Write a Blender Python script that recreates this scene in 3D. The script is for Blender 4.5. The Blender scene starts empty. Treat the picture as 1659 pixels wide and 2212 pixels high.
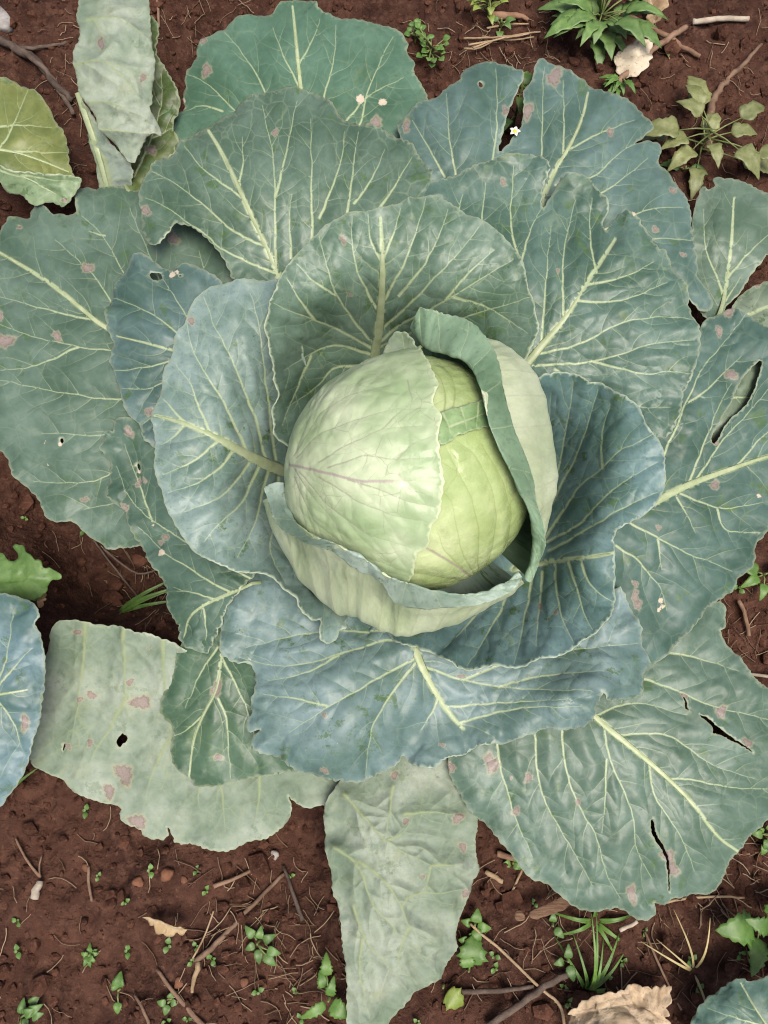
import bpy, bmesh, math, random
import numpy as np
from mathutils import Vector, Matrix
from mathutils.kdtree import KDTree
from mathutils.geometry import delaunay_2d_cdt

R = math.radians
scene = bpy.context.scene
# ------------------------------------------------------------------ camera
W, H = 1659.0, 2212.0            # frame measure used for laying out the plant
TILT = R(14)
FP = (H / 2) / math.tan(R(32))   # focal length in that measure
fwd = np.array([0, math.sin(TILT), -math.cos(TILT)])
rgt = np.array([1.0, 0, 0])
upv = np.array([0, math.cos(TILT), math.sin(TILT)])
HEAD_C = np.array([0, 0, 0.18]); HEAD_R = 0.0845
_d = fwd + rgt * (889 - W / 2) / FP + upv * (H / 2 - 1026) / FP
CAM = HEAD_C - _d / np.linalg.norm(_d) * 0.592
cam = bpy.data.cameras.new('camera'); cam_o = bpy.data.objects.new('camera', cam)
scene.collection.objects.link(cam_o)
cam.sensor_fit = 'VERTICAL'; cam.sensor_height = 24; cam.lens = 12 / math.tan(R(32))
cam.clip_start = 0.02; cam.clip_end = 200
cam_o.location = CAM; cam_o.rotation_euler = (TILT, 0, 0)
scene.camera = cam_o
# ------------------------------------------------------------------ light
SUN_EL, SUN_AZ = R(72), R(150)   # azimuth from +Y towards +X
world = bpy.data.worlds.new('World'); scene.world = world; world.use_nodes = True
wn = world.node_tree.nodes; wl = world.node_tree.links
bg = wn['Background']; sky = wn.new('ShaderNodeTexSky'); sky.sky_type = 'NISHITA'
sky.sun_disc = False; sky.sun_elevation = SUN_EL; sky.sun_rotation = SUN_AZ
sky.air_density = 1.0; sky.dust_density = 7.0; sky.ozone_density = 1.0
wl.new(sky.outputs[0], bg.inputs[0]); bg.inputs[1].default_value = 0.085
sun = bpy.data.lights.new('sun', 'SUN'); sun.energy = 2.3; sun.angle = R(26); sun.color = (1, 0.95, 0.87)
sun_o = bpy.data.objects.new('sun', sun); scene.collection.objects.link(sun_o)
sd = Vector((math.sin(SUN_AZ) * math.cos(SUN_EL), math.cos(SUN_AZ) * math.cos(SUN_EL), math.sin(SUN_EL)))
sun_o.rotation_euler = sd.to_track_quat('Z', 'Y').to_euler()
sun_o.location = (0, 0, 3)
vs = scene.view_settings
vs.view_transform = 'Standard'; vs.look = 'None'; vs.gamma = 1; vs.exposure = 0.7
scene.cycles.filter_width = 1.1; scene.cycles.max_bounces = 4; scene.cycles.diffuse_bounces = 3; scene.cycles.glossy_bounces = 2

# ------------------------------------------------------------------ helpers
COL = scene.collection
rng = np.random.default_rng(7); random.seed(7)

def unproj(P, z):
    """points P (N,2) in the frame measure -> world points at heights z"""
    P = np.asarray(P, float)
    d = fwd[None] + rgt[None] * ((P[:, 0] - W / 2) / FP)[:, None] + upv[None] * ((H / 2 - P[:, 1]) / FP)[:, None]
    t = (np.asarray(z) - CAM[2]) / d[:, 2]
    return CAM[None] + d * t[:, None]

def at(x, y, z=0.0):
    return unproj(np.array([[x, y]], float), np.array([z]))[0]

def hash2(ix, iy, seed):
    n = (ix.astype(np.int64) * 374761393 + iy.astype(np.int64) * 668265263 + seed * 974634777) & 0x7fffffff
    n = ((n ^ (n >> 13)) * 1274126177) & 0x7fffffff
    return ((n ^ (n >> 16)) & 0xffff) / 65535.0

def vnoise(x, y, seed=0):
    ix = np.floor(x).astype(int); iy = np.floor(y).astype(int)
    fx = x - ix; fy = y - iy
    fx = fx * fx * (3 - 2 * fx); fy = fy * fy * (3 - 2 * fy)
    a = hash2(ix, iy, seed); b = hash2(ix + 1, iy, seed); c = hash2(ix, iy + 1, seed); d = hash2(ix + 1, iy + 1, seed)
    return (a * (1 - fx) + b * fx) * (1 - fy) + (c * (1 - fx) + d * fx) * fy - 0.5

def fbm(x, y, seed=0, octv=4, gain=0.5):
    s = 0; a = 1
    for k in range(octv):
        s = s + a * vnoise(x * 2 ** k + 13.7 * k, y * 2 ** k + 5.1 * k, seed + k); a *= gain
    return s

def link(o, parent=None):
    COL.objects.link(o)
    if parent is not None:
        o.parent = parent
        o.matrix_parent_inverse = Matrix.Translation(-parent.location)
    return o

def tag(o, label=None, cat=None, group=None, kind=None):
    if label: o['label'] = label
    if cat: o['category'] = cat
    if group: o['group'] = group
    if kind: o['kind'] = kind
    return o

def empty(name, loc, label=None, cat=None, group=None):
    o = bpy.data.objects.new(name, None); o.location = loc; COL.objects.link(o)
    o.empty_display_size = 0.02
    return tag(o, label, cat, group)

def mesh_obj(name, V, F, mat, parent=None, smooth=True):
    me = bpy.data.meshes.new(name)
    me.from_pydata([tuple(v) for v in V], [], [tuple(int(i) for i in f) for f in F])
    if smooth: me.polygons.foreach_set('use_smooth', [True] * len(me.polygons))
    for m in (mat if isinstance(mat, (list, tuple)) else [mat]): me.materials.append(m)
    o = bpy.data.objects.new(name, me)
    return link(o, parent)

def fattr(me, name, arr):
    a = me.attributes.new(name, 'FLOAT', 'POINT'); a.data.foreach_set('value', np.asarray(arr, np.float32))

def vattr(me, name, arr):
    a = me.attributes.new(name, 'FLOAT_VECTOR', 'POINT'); a.data.foreach_set('vector', np.asarray(arr, np.float32).ravel())

# ------------------------------------------------------------------ node helper
class NT:
    def __init__(s, name):
        s.m = bpy.data.materials.new(name); s.m.use_nodes = True
        s.t = s.m.node_tree; s.n = s.t.nodes; s.l = s.t.links
        s.b = s.n['Principled BSDF']
    def new(s, typ, **kw):
        n = s.n.new(typ)
        for k, v in kw.items(): setattr(n, k, v)
        return n
    def put(s, sock, v):
        if hasattr(v, 'links') or isinstance(v, bpy.types.NodeSocket): s.l.new(v, sock)
        else: sock.default_value = v
    def attr(s, name, out='Fac'):
        return s.new('ShaderNodeAttribute', attribute_name=name).outputs[out]
    def noise(s, vec, scale, detail=3, rough=0.55, out=0):
        n = s.new('ShaderNodeTexNoise'); s.put(n.inputs['Vector'], vec)
        n.inputs['Scale'].default_value = scale; n.inputs['Detail'].default_value = detail; n.inputs['Roughness'].default_value = rough
        return n.outputs[out]
    def voro(s, vec, scale, feature='F1', out='Distance', rnd=1.0):
        n = s.new('ShaderNodeTexVoronoi', feature=feature); s.put(n.inputs['Vector'], vec)
        n.inputs['Scale'].default_value = scale; n.inputs['Randomness'].default_value = rnd
        return n.outputs[out]
    def math(s, op, a, b=0.0, clamp=False):
        n = s.new('ShaderNodeMath', operation=op, use_clamp=clamp); s.put(n.inputs[0], a); s.put(n.inputs[1], b)
        return n.outputs[0]
    def step(s, v, lo, hi, a=0.0, b=1.0):
        n = s.new('ShaderNodeMapRange', interpolation_type='SMOOTHSTEP'); s.put(n.inputs[0], v)
        for i, q in enumerate((lo, hi, a, b)): s.put(n.inputs[i + 1], q)
        return n.outputs[0]
    def mix(s, f, a, b, mode='MIX'):
        n = s.new('ShaderNodeMix', data_type='RGBA', blend_type=mode); s.put(n.inputs[0], f)
        for i, q in ((6, a), (7, b)):
            s.put(n.inputs[i], q if not isinstance(q, tuple) else (q + (1,) if len(q) == 3 else q))
        return n.outputs[2]
    def vmix(s, vec, nz, amt):
        n = s.new('ShaderNodeVectorMath', operation='SCALE'); s.put(n.inputs[0], nz); n.inputs['Scale'].default_value = amt
        m = s.new('ShaderNodeVectorMath', operation='ADD'); s.put(m.inputs[0], vec); s.l.new(n.outputs[0], m.inputs[1])
        return m.outputs[0]
    def bump(s, h, strength, dist, normal=None):
        n = s.new('ShaderNodeBump'); s.put(n.inputs['Height'], h); n.inputs['Strength'].default_value = strength
        n.inputs['Distance'].default_value = dist
        if normal is not None: s.l.new(normal, n.inputs['Normal'])
        return n.outputs[0]
    def done(s, col, rough=0.5, spec=0.5, normal=None):
        s.put(s.b.inputs['Base Color'], col if not isinstance(col, tuple) else col + (1,)); s.put(s.b.inputs['Roughness'], rough)
        s.b.inputs['Specular IOR Level'].default_value = spec
        if normal is not None: s.l.new(normal, s.b.inputs['Normal'])
        return s.m

def leaf_material(name, patch=0.7, vein=(0.34, 0.40, 0.235), under=False, rough=0.44, tert=0.10, speck=0.5, spec=0.43):
    t = NT(name)
    co = t.attr('co', 'Vector'); vn = t.attr('vein'); ed = t.attr('edge'); sp = t.attr('spot'); wh = t.attr('pale')
    oi = t.new('ShaderNodeObjectInfo').outputs['Color']
    n1 = t.noise(co, 0.9, 4); n2 = t.noise(co, 7, 3, 0.65); n3 = t.noise(co, 30, 3, 0.6)
    base = oi
    if under:
        base = t.mix(0.5, oi, (0.25, 0.28, 0.235))
        base = t.mix(t.step(t.noise(co, 3.2, 5, 0.7), 0.48, 0.66, 0.0, 0.45), base, (0.16, 0.195, 0.17))
        base = t.mix(t.step(t.noise(co, 1.6, 4, 0.65), 0.52, 0.74, 0.0, 0.35), base, (0.22, 0.24, 0.12))
    base = t.mix(1.0, base, t.mix(t.step(n1, 0.3, 0.7), (0.60, 0.70, 0.62), (1.22, 1.18, 1.20)), 'MULTIPLY')
    base = t.mix(1.0, base, t.mix(n2, (0.78, 0.8, 0.8), (1.2, 1.18, 1.17)), 'MULTIPLY')
    # bloom rubbed off: bare dark green blotches
    pm = t.math('MULTIPLY', t.step(t.noise(co, 2.6, 5, 0.72), 0.56, 0.62), t.step(t.noise(t.vmix(co, co, 0.3), 0.7, 2), 0.42, 0.6))
    base = t.mix(t.math('MULTIPLY', pm, min(1, patch * 1.25)), base, (0.055, 0.105, 0.042))
    pm2 = t.step(t.noise(co, 11, 4, 0.7), 0.53, 0.68)
    base = t.mix(t.math('MULTIPLY', pm2, patch * 0.55), base, (0.06, 0.105, 0.06))
    # fine net of veins
    dco = t.vmix(co, t.noise(co, 5, 2, out=1), 0.09)
    v1 = t.voro(dco, 2.5, 'DISTANCE_TO_EDGE'); v2 = t.voro(dco, 9.0, 'DISTANCE_TO_EDGE')
    net = t.math('MULTIPLY', t.step(v1, 0.0, 0.055, 1.0, 0.0), t.step(t.noise(co, 1.2, 2), 0.35, 0.65, 0.3, 1.0))
    base = t.mix(t.math('MULTIPLY', net, tert), base, vein)
    base = t.mix(t.math('MULTIPLY', t.step(v2, 0.0, 0.12, 1.0, 0.0), tert * 0.2), base, vein)
    # yellower green beside the ribs, then the ribs themselves
    base = t.mix(t.step(t.attr('vnear'), 0.0, 1.0, 0.0, 0.22), base, (0.14, 0.19, 0.075))
    base = t.mix(t.math('MULTIPLY', t.step(vn, 0.15, 0.85), t.step(n3, 0.2, 0.6, 0.55, 0.9)), base, vein)
    # tiny pale scars
    sv = t.voro(co, 4.5, 'F1', 'Distance'); sc = t.voro(co, 4.5, 'F1', 'Color')
    sx = t.new('ShaderNodeSeparateColor'); t.l.new(sc, sx.inputs[0])
    sm = t.math('MULTIPLY', t.step(sv, 0.015, 0.05, 1.0, 0.0), t.step(sx.outputs[0], 0.72, 0.76))
    base = t.mix(t.math('MULTIPLY', sm, speck), base, (0.5, 0.52, 0.45))
    base = t.mix(t.math('MULTIPLY', ed, 0.5), base, (0.42, 0.46, 0.31))
    # leaf spot lesions
    ring = t.mix(t.step(n3, 0.3, 0.7), (0.215, 0.165, 0.14), (0.12, 0.092, 0.09))
    base = t.mix(t.step(sp, 0.02, 0.5, 0.0, 0.6), base, (0.29, 0.28, 0.19))
    base = t.mix(t.step(t.math('ADD', sp, t.math('MULTIPLY', t.math('SUBTRACT', n3, 0.5), 0.5)), 0.35, 0.75, 0.0, 0.82), base, ring)
    base = t.mix(t.step(sp, 0.75, 1.0, 0.0, 0.45), base, (0.27, 0.215, 0.205))
    base = t.mix(t.step(t.math('ADD', wh, t.math('MULTIPLY', t.math('SUBTRACT', n3, 0.5), 0.9)), 0.45, 0.75), base, (0.46, 0.40, 0.31))
    base = t.mix(t.step(t.noise(co, 17, 3, 0.75), 0.66, 0.76, 0.0, 0.4), base, (0.10, 0.075, 0.045))
    h = t.math('ADD', t.math('MULTIPLY', t.step(v1, 0.0, 0.3), 0.8), t.math('MULTIPLY', n2, 0.5))
    if under: h = t.math('MULTIPLY', h, -1.0)
    nb = t.bump(h, 0.5 if under else 0.26, 0.0014 if under else 0.0011)
    rg = t.math('ADD', t.math('MULTIPLY', n2, 0.25), rough - 0.1 if not under else rough)
    return t.done(base, rg, spec, nb)

def plain_mat(name, c1, c2, scale=60, rough=0.6, bump=0.3, bdist=0.001, spec=0.4, coord='Object', stretch=None):
    t = NT(name)
    co = t.new('ShaderNodeTexCoord').outputs[coord]
    if stretch:
        mp = t.new('ShaderNodeMapping'); t.l.new(co, mp.inputs[0]); mp.inputs['Scale'].default_value = stretch; co = mp.outputs[0]
    n = t.noise(co, scale, 4, 0.65); n2 = t.noise(co, scale * 4, 3)
    rnd = t.new('ShaderNodeObjectInfo').outputs['Random']
    col = t.mix(t.step(n, 0.3, 0.7), c1, c2)
    col = t.mix(1.0, col, t.mix(rnd, (0.82, 0.82, 0.82), (1.15, 1.12, 1.1)), 'MULTIPLY')
    return t.done(col, rough, spec, t.bump(t.math('ADD', n, t.math('MULTIPLY', n2, 0.4)), bump, bdist))

M_UP = leaf_material('leaf_upper')
M_IN = leaf_material('leaf_upper_inner', tert=0.16, patch=0.85, speck=0.3, vein=(0.36, 0.425, 0.25))
M_UND = leaf_material('leaf_underside', patch=0.28, under=True, rough=0.55, tert=0.42, speck=0.25, vein=(0.22, 0.26, 0.14), spec=0.3)
M_RIB = plain_mat('rib', (0.25, 0.31, 0.165), (0.36, 0.415, 0.26), 90, 0.45, 0.15)

# ------------------------------------------------------------------ leaf machinery
def resample(P, step, closed=False):
    P = np.asarray(P, float)
    if closed: P = np.vstack([P, P[:1]])
    seg = np.hypot(*(P[1:] - P[:-1]).T); s = np.concatenate([[0], np.cumsum(seg)])
    n = max(2, int(round(s[-1] / step)) + 1)
    q = np.linspace(0, s[-1], n)
    out = np.stack([np.interp(q, s, P[:, 0]), np.interp(q, s, P[:, 1])], 1)
    return out[:-1] if closed else out

def chaikin(P, n=1, closed=True):
    P = np.asarray(P, float)
    for _ in range(n):
        Q = np.roll(P, -1, 0)
        A = P * 0.75 + Q * 0.25; B = P * 0.25 + Q * 0.75
        N = np.empty((len(P) * 2, 2)); N[0::2] = A; N[1::2] = B
        if not closed: N = np.vstack([P[:1], N[:-2], P[-1:]])
        P = N
    return P

def inside(P, poly):
    r = np.zeros(len(P), bool)
    if len(P) == 0: return r
    o = np.argsort(P[:, 1], kind='stable'); x = P[o, 0]; y = P[o, 1]; rr = np.zeros(len(P), bool)
    X, Y = poly[:, 0], poly[:, 1]; X2, Y2 = np.roll(X, -1), np.roll(Y, -1)
    lo = np.searchsorted(y, np.minimum(Y, Y2), 'left'); hi = np.searchsorted(y, np.maximum(Y, Y2), 'left')
    for a, b, c, d, p, q in zip(X, Y, X2, Y2, lo, hi):
        if p < q: rr[p:q] ^= x[p:q] < (c - a) * (y[p:q] - b) / (d - b) + a
    r[o] = rr
    return r

def near(P, Q):
    """distance and index of nearest of Q for each of P"""
    kd = KDTree(len(Q))
    for i, q in enumerate(Q.tolist()): kd.insert((q[0], q[1], 0.0), i)
    kd.balance(); D = np.empty(len(P)); I = np.empty(len(P), int); f = kd.find
    for k, p in enumerate(P.tolist()):
        _, i, d = f((p[0], p[1], 0.0)); D[k] = d; I[k] = i
    return D, I

def tps(ctrl):
    """thin-plate surface through (x, y, z) control points"""
    c = np.asarray(ctrl, float); X = c[:, :2] / 500; z = c[:, 2]; n = len(c)
    def phi(r2): return 0.5 * r2 * np.log(r2 + 1e-12)
    K = phi(((X[:, None] - X[None]) ** 2).sum(2)) + np.eye(n) * 1e-3
    A = np.zeros((n + 3, n + 3)); A[:n, :n] = K; A[:n, n] = 1; A[:n, n + 1:] = X; A[n, :n] = 1; A[n + 1:, :n] = X.T
    w = np.linalg.solve(A, np.concatenate([z, np.zeros(3)]))
    lo, hi = z.min() - 0.015, z.max() + 0.015
    def f(P):
        Q = np.asarray(P, float) / 500
        v = phi(((Q[:, None] - X[None]) ** 2).sum(2)) @ w[:n] + w[n] + Q @ w[n + 1:]
        return np.clip(v, lo, hi)
    return f

def px_map(ctrl):
    f = tps(ctrl)
    return lambda P: unproj(P, f(P))

def catmull(G, t, axis):
    n = G.shape[axis]
    t = np.clip(t, 0, n - 1 - 1e-9); i = np.floor(t).astype(int); f = t - i
    idx = [np.clip(i + k, 0, n - 1) for k in (-1, 0, 1, 2)]
    w = [-0.5 * f ** 3 + f ** 2 - 0.5 * f, 1.5 * f ** 3 - 2.5 * f ** 2 + 1, -1.5 * f ** 3 + 2 * f ** 2 + 0.5 * f, 0.5 * f ** 3 - 0.5 * f ** 2]
    return idx, w

def loft_map(rows, su, sv):
    """rows: list of lists of world points; domain x = column*su, y = row*sv"""
    G = np.array(rows, float)
    def f(P):
        iu, wu = catmull(G, P[:, 0] / su, 1); iv, wv = catmull(G, P[:, 1] / sv, 0)
        r = 0
        for a in range(4):
            for b in range(4): r = r + G[iv[a], iu[b]] * (wv[a] * wu[b])[:, None]
        return r
    return f

def auto_branches(veins, poly, rs, gap=54, lens=(40, 120)):
    out = []
    allp = np.vstack([resample(v[0], 4) for v in veins]); 
    for (pl, w0, w1, lev) in veins:
        if lev > 1: continue
        S = resample(chaikin(pl, 1, False), 3); L = len(S) * 3
        pos = rs.uniform(20, 45); side = 1 if rs.random() < .5 else -1
        while pos < L - 12:
            i = int(pos / 3); 
            if i >= len(S) - 2: break
            tan = S[min(i + 2, len(S) - 1)] - S[max(i - 2, 0)]; tan /= np.linalg.norm(tan) + 1e-9
            ang = side * R(rs.uniform(38, 62)); length = rs.uniform(*lens) * (1.25 if lev == 0 else 1)
            d0 = math.atan2(tan[1], tan[0]); p = S[i].copy(); pts = [p.copy()]; a = d0 + ang
            n = int(length / 8); ok = True
            for k in range(n):
                a += -side * R(rs.uniform(-1, 6)) + rs.normal(0, .09)
                p = p + 8 * np.array([math.cos(a), math.sin(a)]); pts.append(p.copy())
                if k >= 2 and len(allp):
                    dm = np.sqrt(((allp - p) ** 2).sum(1)).min()
                    if dm < 7: break
            pts = np.array(pts)
            if len(pts) > 3 and inside(pts[-1:], poly)[0]:
                out.append((pts, max(1.7, 0.45 * (w0 + w1) / 2), 1.1, 2)); allp = np.vstack([allp, resample(pts, 6)[3:]])
            pos += rs.uniform(.6, 1.3) * gap / 2; side = -side
    return out

NLEAF = [0]
def build_leaf(name, parent, outline, mapf, veins=(), holes=(), spots=(), pales=(), tint=(0.16, 0.225, 0.195), mats=None, spacing=6.0,
               pucker=0.0014, ruffle=0.003, rufl=95, rough_edge=2.0, thick=0.0009, flip=False, smooth_n=1, branch=True, lift=None,
               rib=None, label=None, under=False, hump=0.0022, corr=0.0042, vscale=1.0):
    NLEAF[0] += 1; seed = NLEAF[0] * 17; rs = np.random.default_rng(seed)
    poly = resample(chaikin(outline, smooth_n), spacing * 0.85, True)
    s = np.arange(len(poly)) * spacing * 0.85
    if rough_edge:
        c = poly.mean(0); nd = np.roll(poly, -1, 0) - np.roll(poly, 1, 0); nd = np.stack([nd[:, 1], -nd[:, 0]], 1); nd /= np.linalg.norm(nd, axis=1)[:, None] + 1e-9
        per = s[-1]
        wob = fbm(s / 34.0, s * 0 + seed, seed, 4, .62) * rough_edge * 1.9
        ph = np.cumsum(0.85 * spacing / (20 + 9 * fbm(s / 70.0, s * 0 + 3.3, seed + 2, 2) * 2))
        wob = wob + rough_edge * 1.25 * (np.abs(np.sin(ph * 3.1416)) - .62) * (.45 + 1.1 * (vnoise(s / 55.0, s * 0 + 8.1, seed) + .5))
        wob *= np.clip(np.minimum(s, per - s) / 30, 0, 1)
        poly = poly + nd * wob[:, None]
    hol = [resample(chaikin(h, 1), spacing * 0.7, True) for h in holes]
    hol = [h + rs.uniform(-1.3, 1.3, h.shape) * (len(h) > 10) for h in hol]
    veins = [tuple(v) for v in veins]
    if branch and veins: veins = veins + auto_branches(veins, poly, rs)
    lo, hi = poly.min(0), poly.max(0)
    xs = np.arange(lo[0], hi[0], spacing); ys = np.arange(lo[1], hi[1], spacing * .866)
    gx, gy = np.meshgrid(xs, ys); gx = gx + (np.arange(len(ys)) % 2)[:, None] * spacing / 2
    pts = np.stack([gx.ravel(), gy.ravel()], 1); pts = pts + rs.uniform(-.22, .22, pts.shape) * spacing
    vs_list = []; vw = []; vp = []; vl = []; vlev = []
    for (pl, w0, w1, lev) in veins:
        S = resample(chaikin(pl, 2, False), 2.2); k = np.linspace(0, 1, len(S)); w = w0 + (w1 - w0) * k
        S = S + (np.stack([fbm(S[:, 0] / 25, S[:, 1] / 25, seed, 2), fbm(S[:, 0] / 25, S[:, 1] / 25, seed + 9, 2)], 1)) * (3.0 if lev else 0)
        w = w * ((0.74 if lev == 1 else 0.8 if lev else 1.0) * vscale); vs_list.append(S); vw.append(w); vl.append((1.0, 0.95, 0.55)[lev] * (1 - (0, .45, .45)[lev] * k)); vlev.append(lev)
        if len(S) > 3:
            T = S[::2]; tn = np.gradient(S, axis=0)[::2]; tn = np.stack([-tn[:, 1], tn[:, 0]], 1) / (np.linalg.norm(tn, axis=1)[:, None] + 1e-9)
            for q in ((0, .8, -.8, 1.9, -1.9) if lev <= 1 else (0, 1.5, -1.5)): vp.append(T + tn * (np.maximum(w[::2], 1.1) * q)[:, None])
    if vs_list:
        VS = np.vstack(vs_list); VW = np.concatenate(vw); VL = np.concatenate(vl)
        vp2 = np.vstack(vp); vp2 = vp2[np.unique(np.round(vp2 / 1.5).astype(int), axis=0, return_index=True)[1]]
        d, _ = near(pts, vp2); pts = np.vstack([pts[d > spacing * .45], vp2])
    if spots:
        for (x, y, r, *_) in spots:
            a = np.linspace(0, 6.28, max(8, int(r * 1.5)), endpoint=False)
            for q in (.55, .85, 1.1): pts = np.vstack([pts, np.stack([x + np.cos(a) * r * q, y + np.sin(a) * r * q], 1)])
    m = inside(pts, poly); pts = pts[m]
    allb = np.vstack([poly] + hol); d, _ = near(pts, allb); pts = pts[d > spacing * .4]
    for h in hol: pts = pts[~inside(pts, h)]
    P2 = np.vstack([poly] + hol + [pts])
    edges = []; o = 0
    for ring in [poly] + hol:
        n = len(ring); edges += [(o + i, o + (i + 1) % n) for i in range(n)]; o += n
    res = delaunay_2d_cdt([Vector((float(a), float(b))) for a, b in P2], edges, [], 0, 1e-3)
    Pd = np.array([(v.x, v.y) for v in res[0]]); F = np.array([f for f in res[2] if len(f) == 3])
    cen = Pd[F].mean(1); k = inside(cen, poly)
    for h in hol: k &= ~inside(cen, h)
    F = F[k]
    used = np.unique(F); rm = -np.ones(len(Pd), int); rm[used] = np.arange(len(used)); Pd = Pd[used]; F = rm[F]
    # attributes
    de, ei = near(Pd, allb)
    dO, oi = near(Pd, poly)
    so = s[np.clip(oi, 0, len(s) - 1)]
    vein = np.zeros(len(Pd)); vnear = np.zeros(len(Pd)); dv = np.full(len(Pd), 60.0)
    if vs_list:
        d, i = near(Pd, VS); w = VW[i]
        vein = np.clip(1.35 - d / (np.maximum(w, 1.15) * 1.25), 0, 1) * VL[i]; vnear = np.clip(1 - d / (w * 3.2 + 4), 0, 1) * np.clip(w / 4, 0, 1); dv = d
    spot = np.zeros(len(Pd)); pale = np.zeros(len(Pd))
    for (x, y, r, *ex) in spots:
        r = r * .82 if r > 3 else r
        q = Pd - (x, y); an = np.arctan2(q[:, 1], q[:, 0])
        rr = np.hypot(q[:, 0], q[:, 1] / (ex[0] if ex else 1.0)) / (r * (1 + .2 * np.sin(an * 2 + x) + .16 * np.sin(an * 3 + y) + .12 * np.sin(an * 7 + x * 3)))
        spot = np.maximum(spot, np.clip((1.45 - rr) / .9, 0, 1))
    for (x, y, r) in pales:
        pale = np.maximum(pale, np.clip(1.5 - np.hypot(Pd[:, 0] - x, Pd[:, 1] - y) / r, 0, 1))
    # relief along the surface normal
    e = 2.0
    X0 = mapf(Pd); du = mapf(Pd + (e, 0)) - mapf(Pd - (e, 0)); dw = mapf(Pd + (0, e)) - mapf(Pd - (0, e))
    N = np.cross(dw, du); N /= np.linalg.norm(N, axis=1)[:, None] + 1e-12
    if flip: N = -N
    sg = -1.0 if under else 1.0
    h = sg * pucker * (1 - np.exp(-(dv / 15.0) ** 1.3)) * (0.7 + 0.9 * (vnoise(Pd[:, 0] / 40, Pd[:, 1] / 40, seed) + .5))
    if vs_list and corr:
        d1, _ = near(Pd, np.vstack([S[::3] for S, q in zip(vs_list, vlev) if q <= 1]))
        h += sg * corr * (1 - np.exp(-(d1 / 42.0) ** 1.6)) * np.clip(dO / 30, .25, 1)
    h += hump * fbm(Pd[:, 0] / 75, Pd[:, 1] / 75, seed + 3, 3)
    rf = ruffle * np.exp(-dO / 38.0) * (np.sin(so / rufl * 6.283 + seed) * .6 + 1.6 * fbm(so / (rufl * .6), so * 0 + .5, seed + 5, 3))
    h += rf
    if lift is not None: h += lift(Pd, dO)
    V = X0 + N * h[:, None]
    # faces wound so that the front looks along +N
    a = V[F[:, 1]] - V[F[:, 0]]; b = V[F[:, 2]] - V[F[:, 0]]
    if (np.cross(a, b) * N[F[:, 0]]).sum() < 0: F = F[:, ::-1]
    up, un = (mats or (M_UP, M_UND)) if not under else (mats or (M_UP, M_UND))[::-1]
    o = mesh_obj(name, V, F, [up, un], parent)
    me = o.data
    fattr(me, 'vein', vein); fattr(me, 'vnear', vnear); fattr(me, 'spot', spot); fattr(me, 'pale', pale)
    fattr(me, 'edge', np.clip(1.1 - de / 2.0, 0, 1))
    vattr(me, 'co', np.stack([Pd[:, 0] / 100, Pd[:, 1] / 100, np.full(len(Pd), seed * .37)], 1))
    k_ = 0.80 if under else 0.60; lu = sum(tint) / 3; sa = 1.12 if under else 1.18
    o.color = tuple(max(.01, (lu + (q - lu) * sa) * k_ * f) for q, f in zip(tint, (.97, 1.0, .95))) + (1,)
    sm = o.modifiers.new('thickness', 'SOLIDIFY'); sm.thickness = thick; sm.offset = -1; sm.material_offset = 1
    if label: o['label'] = label
    if rib:
        make_rib(o, rib[0], mapf, rib[1], rib[2], N_sign=-1 if flip else 1, stem=rib[3] if len(rib) > 3 else None)
    return o

def make_rib(parent, pl, mapf, w0, w1, N_sign=1, stem=None, name='midrib', mat=None):
    S = resample(chaikin(pl, 2, False), 6); e = 2.0
    C = mapf(S); du = mapf(S + (e, 0)) - mapf(S - (e, 0)); dw = mapf(S + (0, e)) - mapf(S - (0, e))
    N = np.cross(dw, du) * N_sign; N /= np.linalg.norm(N, axis=1)[:, None]
    wpx = np.linspace(1, 0, len(S)) ** 0.8 * (w0 - w1 * .4) + w1 * .4
    sc = np.linalg.norm(C - CAM, axis=1) / FP
    w = wpx * sc
    if stem is not None:       # leaf stalk running on to the plant's stem
        k = np.linspace(0, 1, 10)[:-1, None]; p0 = np.array(stem, float); p1 = C[0]
        tang = (C[0] - C[min(4, len(C) - 1)]); tang = tang / np.linalg.norm(tang)
        mid = p1 * .8 + p0 * .2; mid[2] = .02
        ex = (1 - k) ** 2 * p0 + 2 * k * (1 - k) * mid + k ** 2 * p1
        C = np.vstack([ex, C]); N = np.vstack([np.repeat(N[:1], len(ex), 0), N]); w = np.concatenate([np.linspace(w[0] * 1.5, w[0], len(ex)), w])
    T = np.gradient(C, axis=0); T /= np.linalg.norm(T, axis=1)[:, None] + 1e-12
    B = np.cross(T, N); B /= np.linalg.norm(B, axis=1)[:, None] + 1e-12; N2 = np.cross(B, T)
    K = 8; V = []; F = []
    for i in range(len(C)):
        for j in range(K):
            a = j / K * 2 * math.pi
            V.append(C[i] + B[i] * w[i] * math.cos(a) + N2[i] * w[i] * .34 * math.sin(a))
    for i in range(len(C) - 1):
        for j in range(K):
            F.append((i * K + j, i * K + (j + 1) % K, (i + 1) * K + (j + 1) % K, (i + 1) * K + j))
    F.append(tuple(range(K))[::-1]); F.append(tuple((len(C) - 1) * K + j for j in range(K)))
    return mesh_obj(name, V, F, mat or M_RIB, parent)

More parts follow.
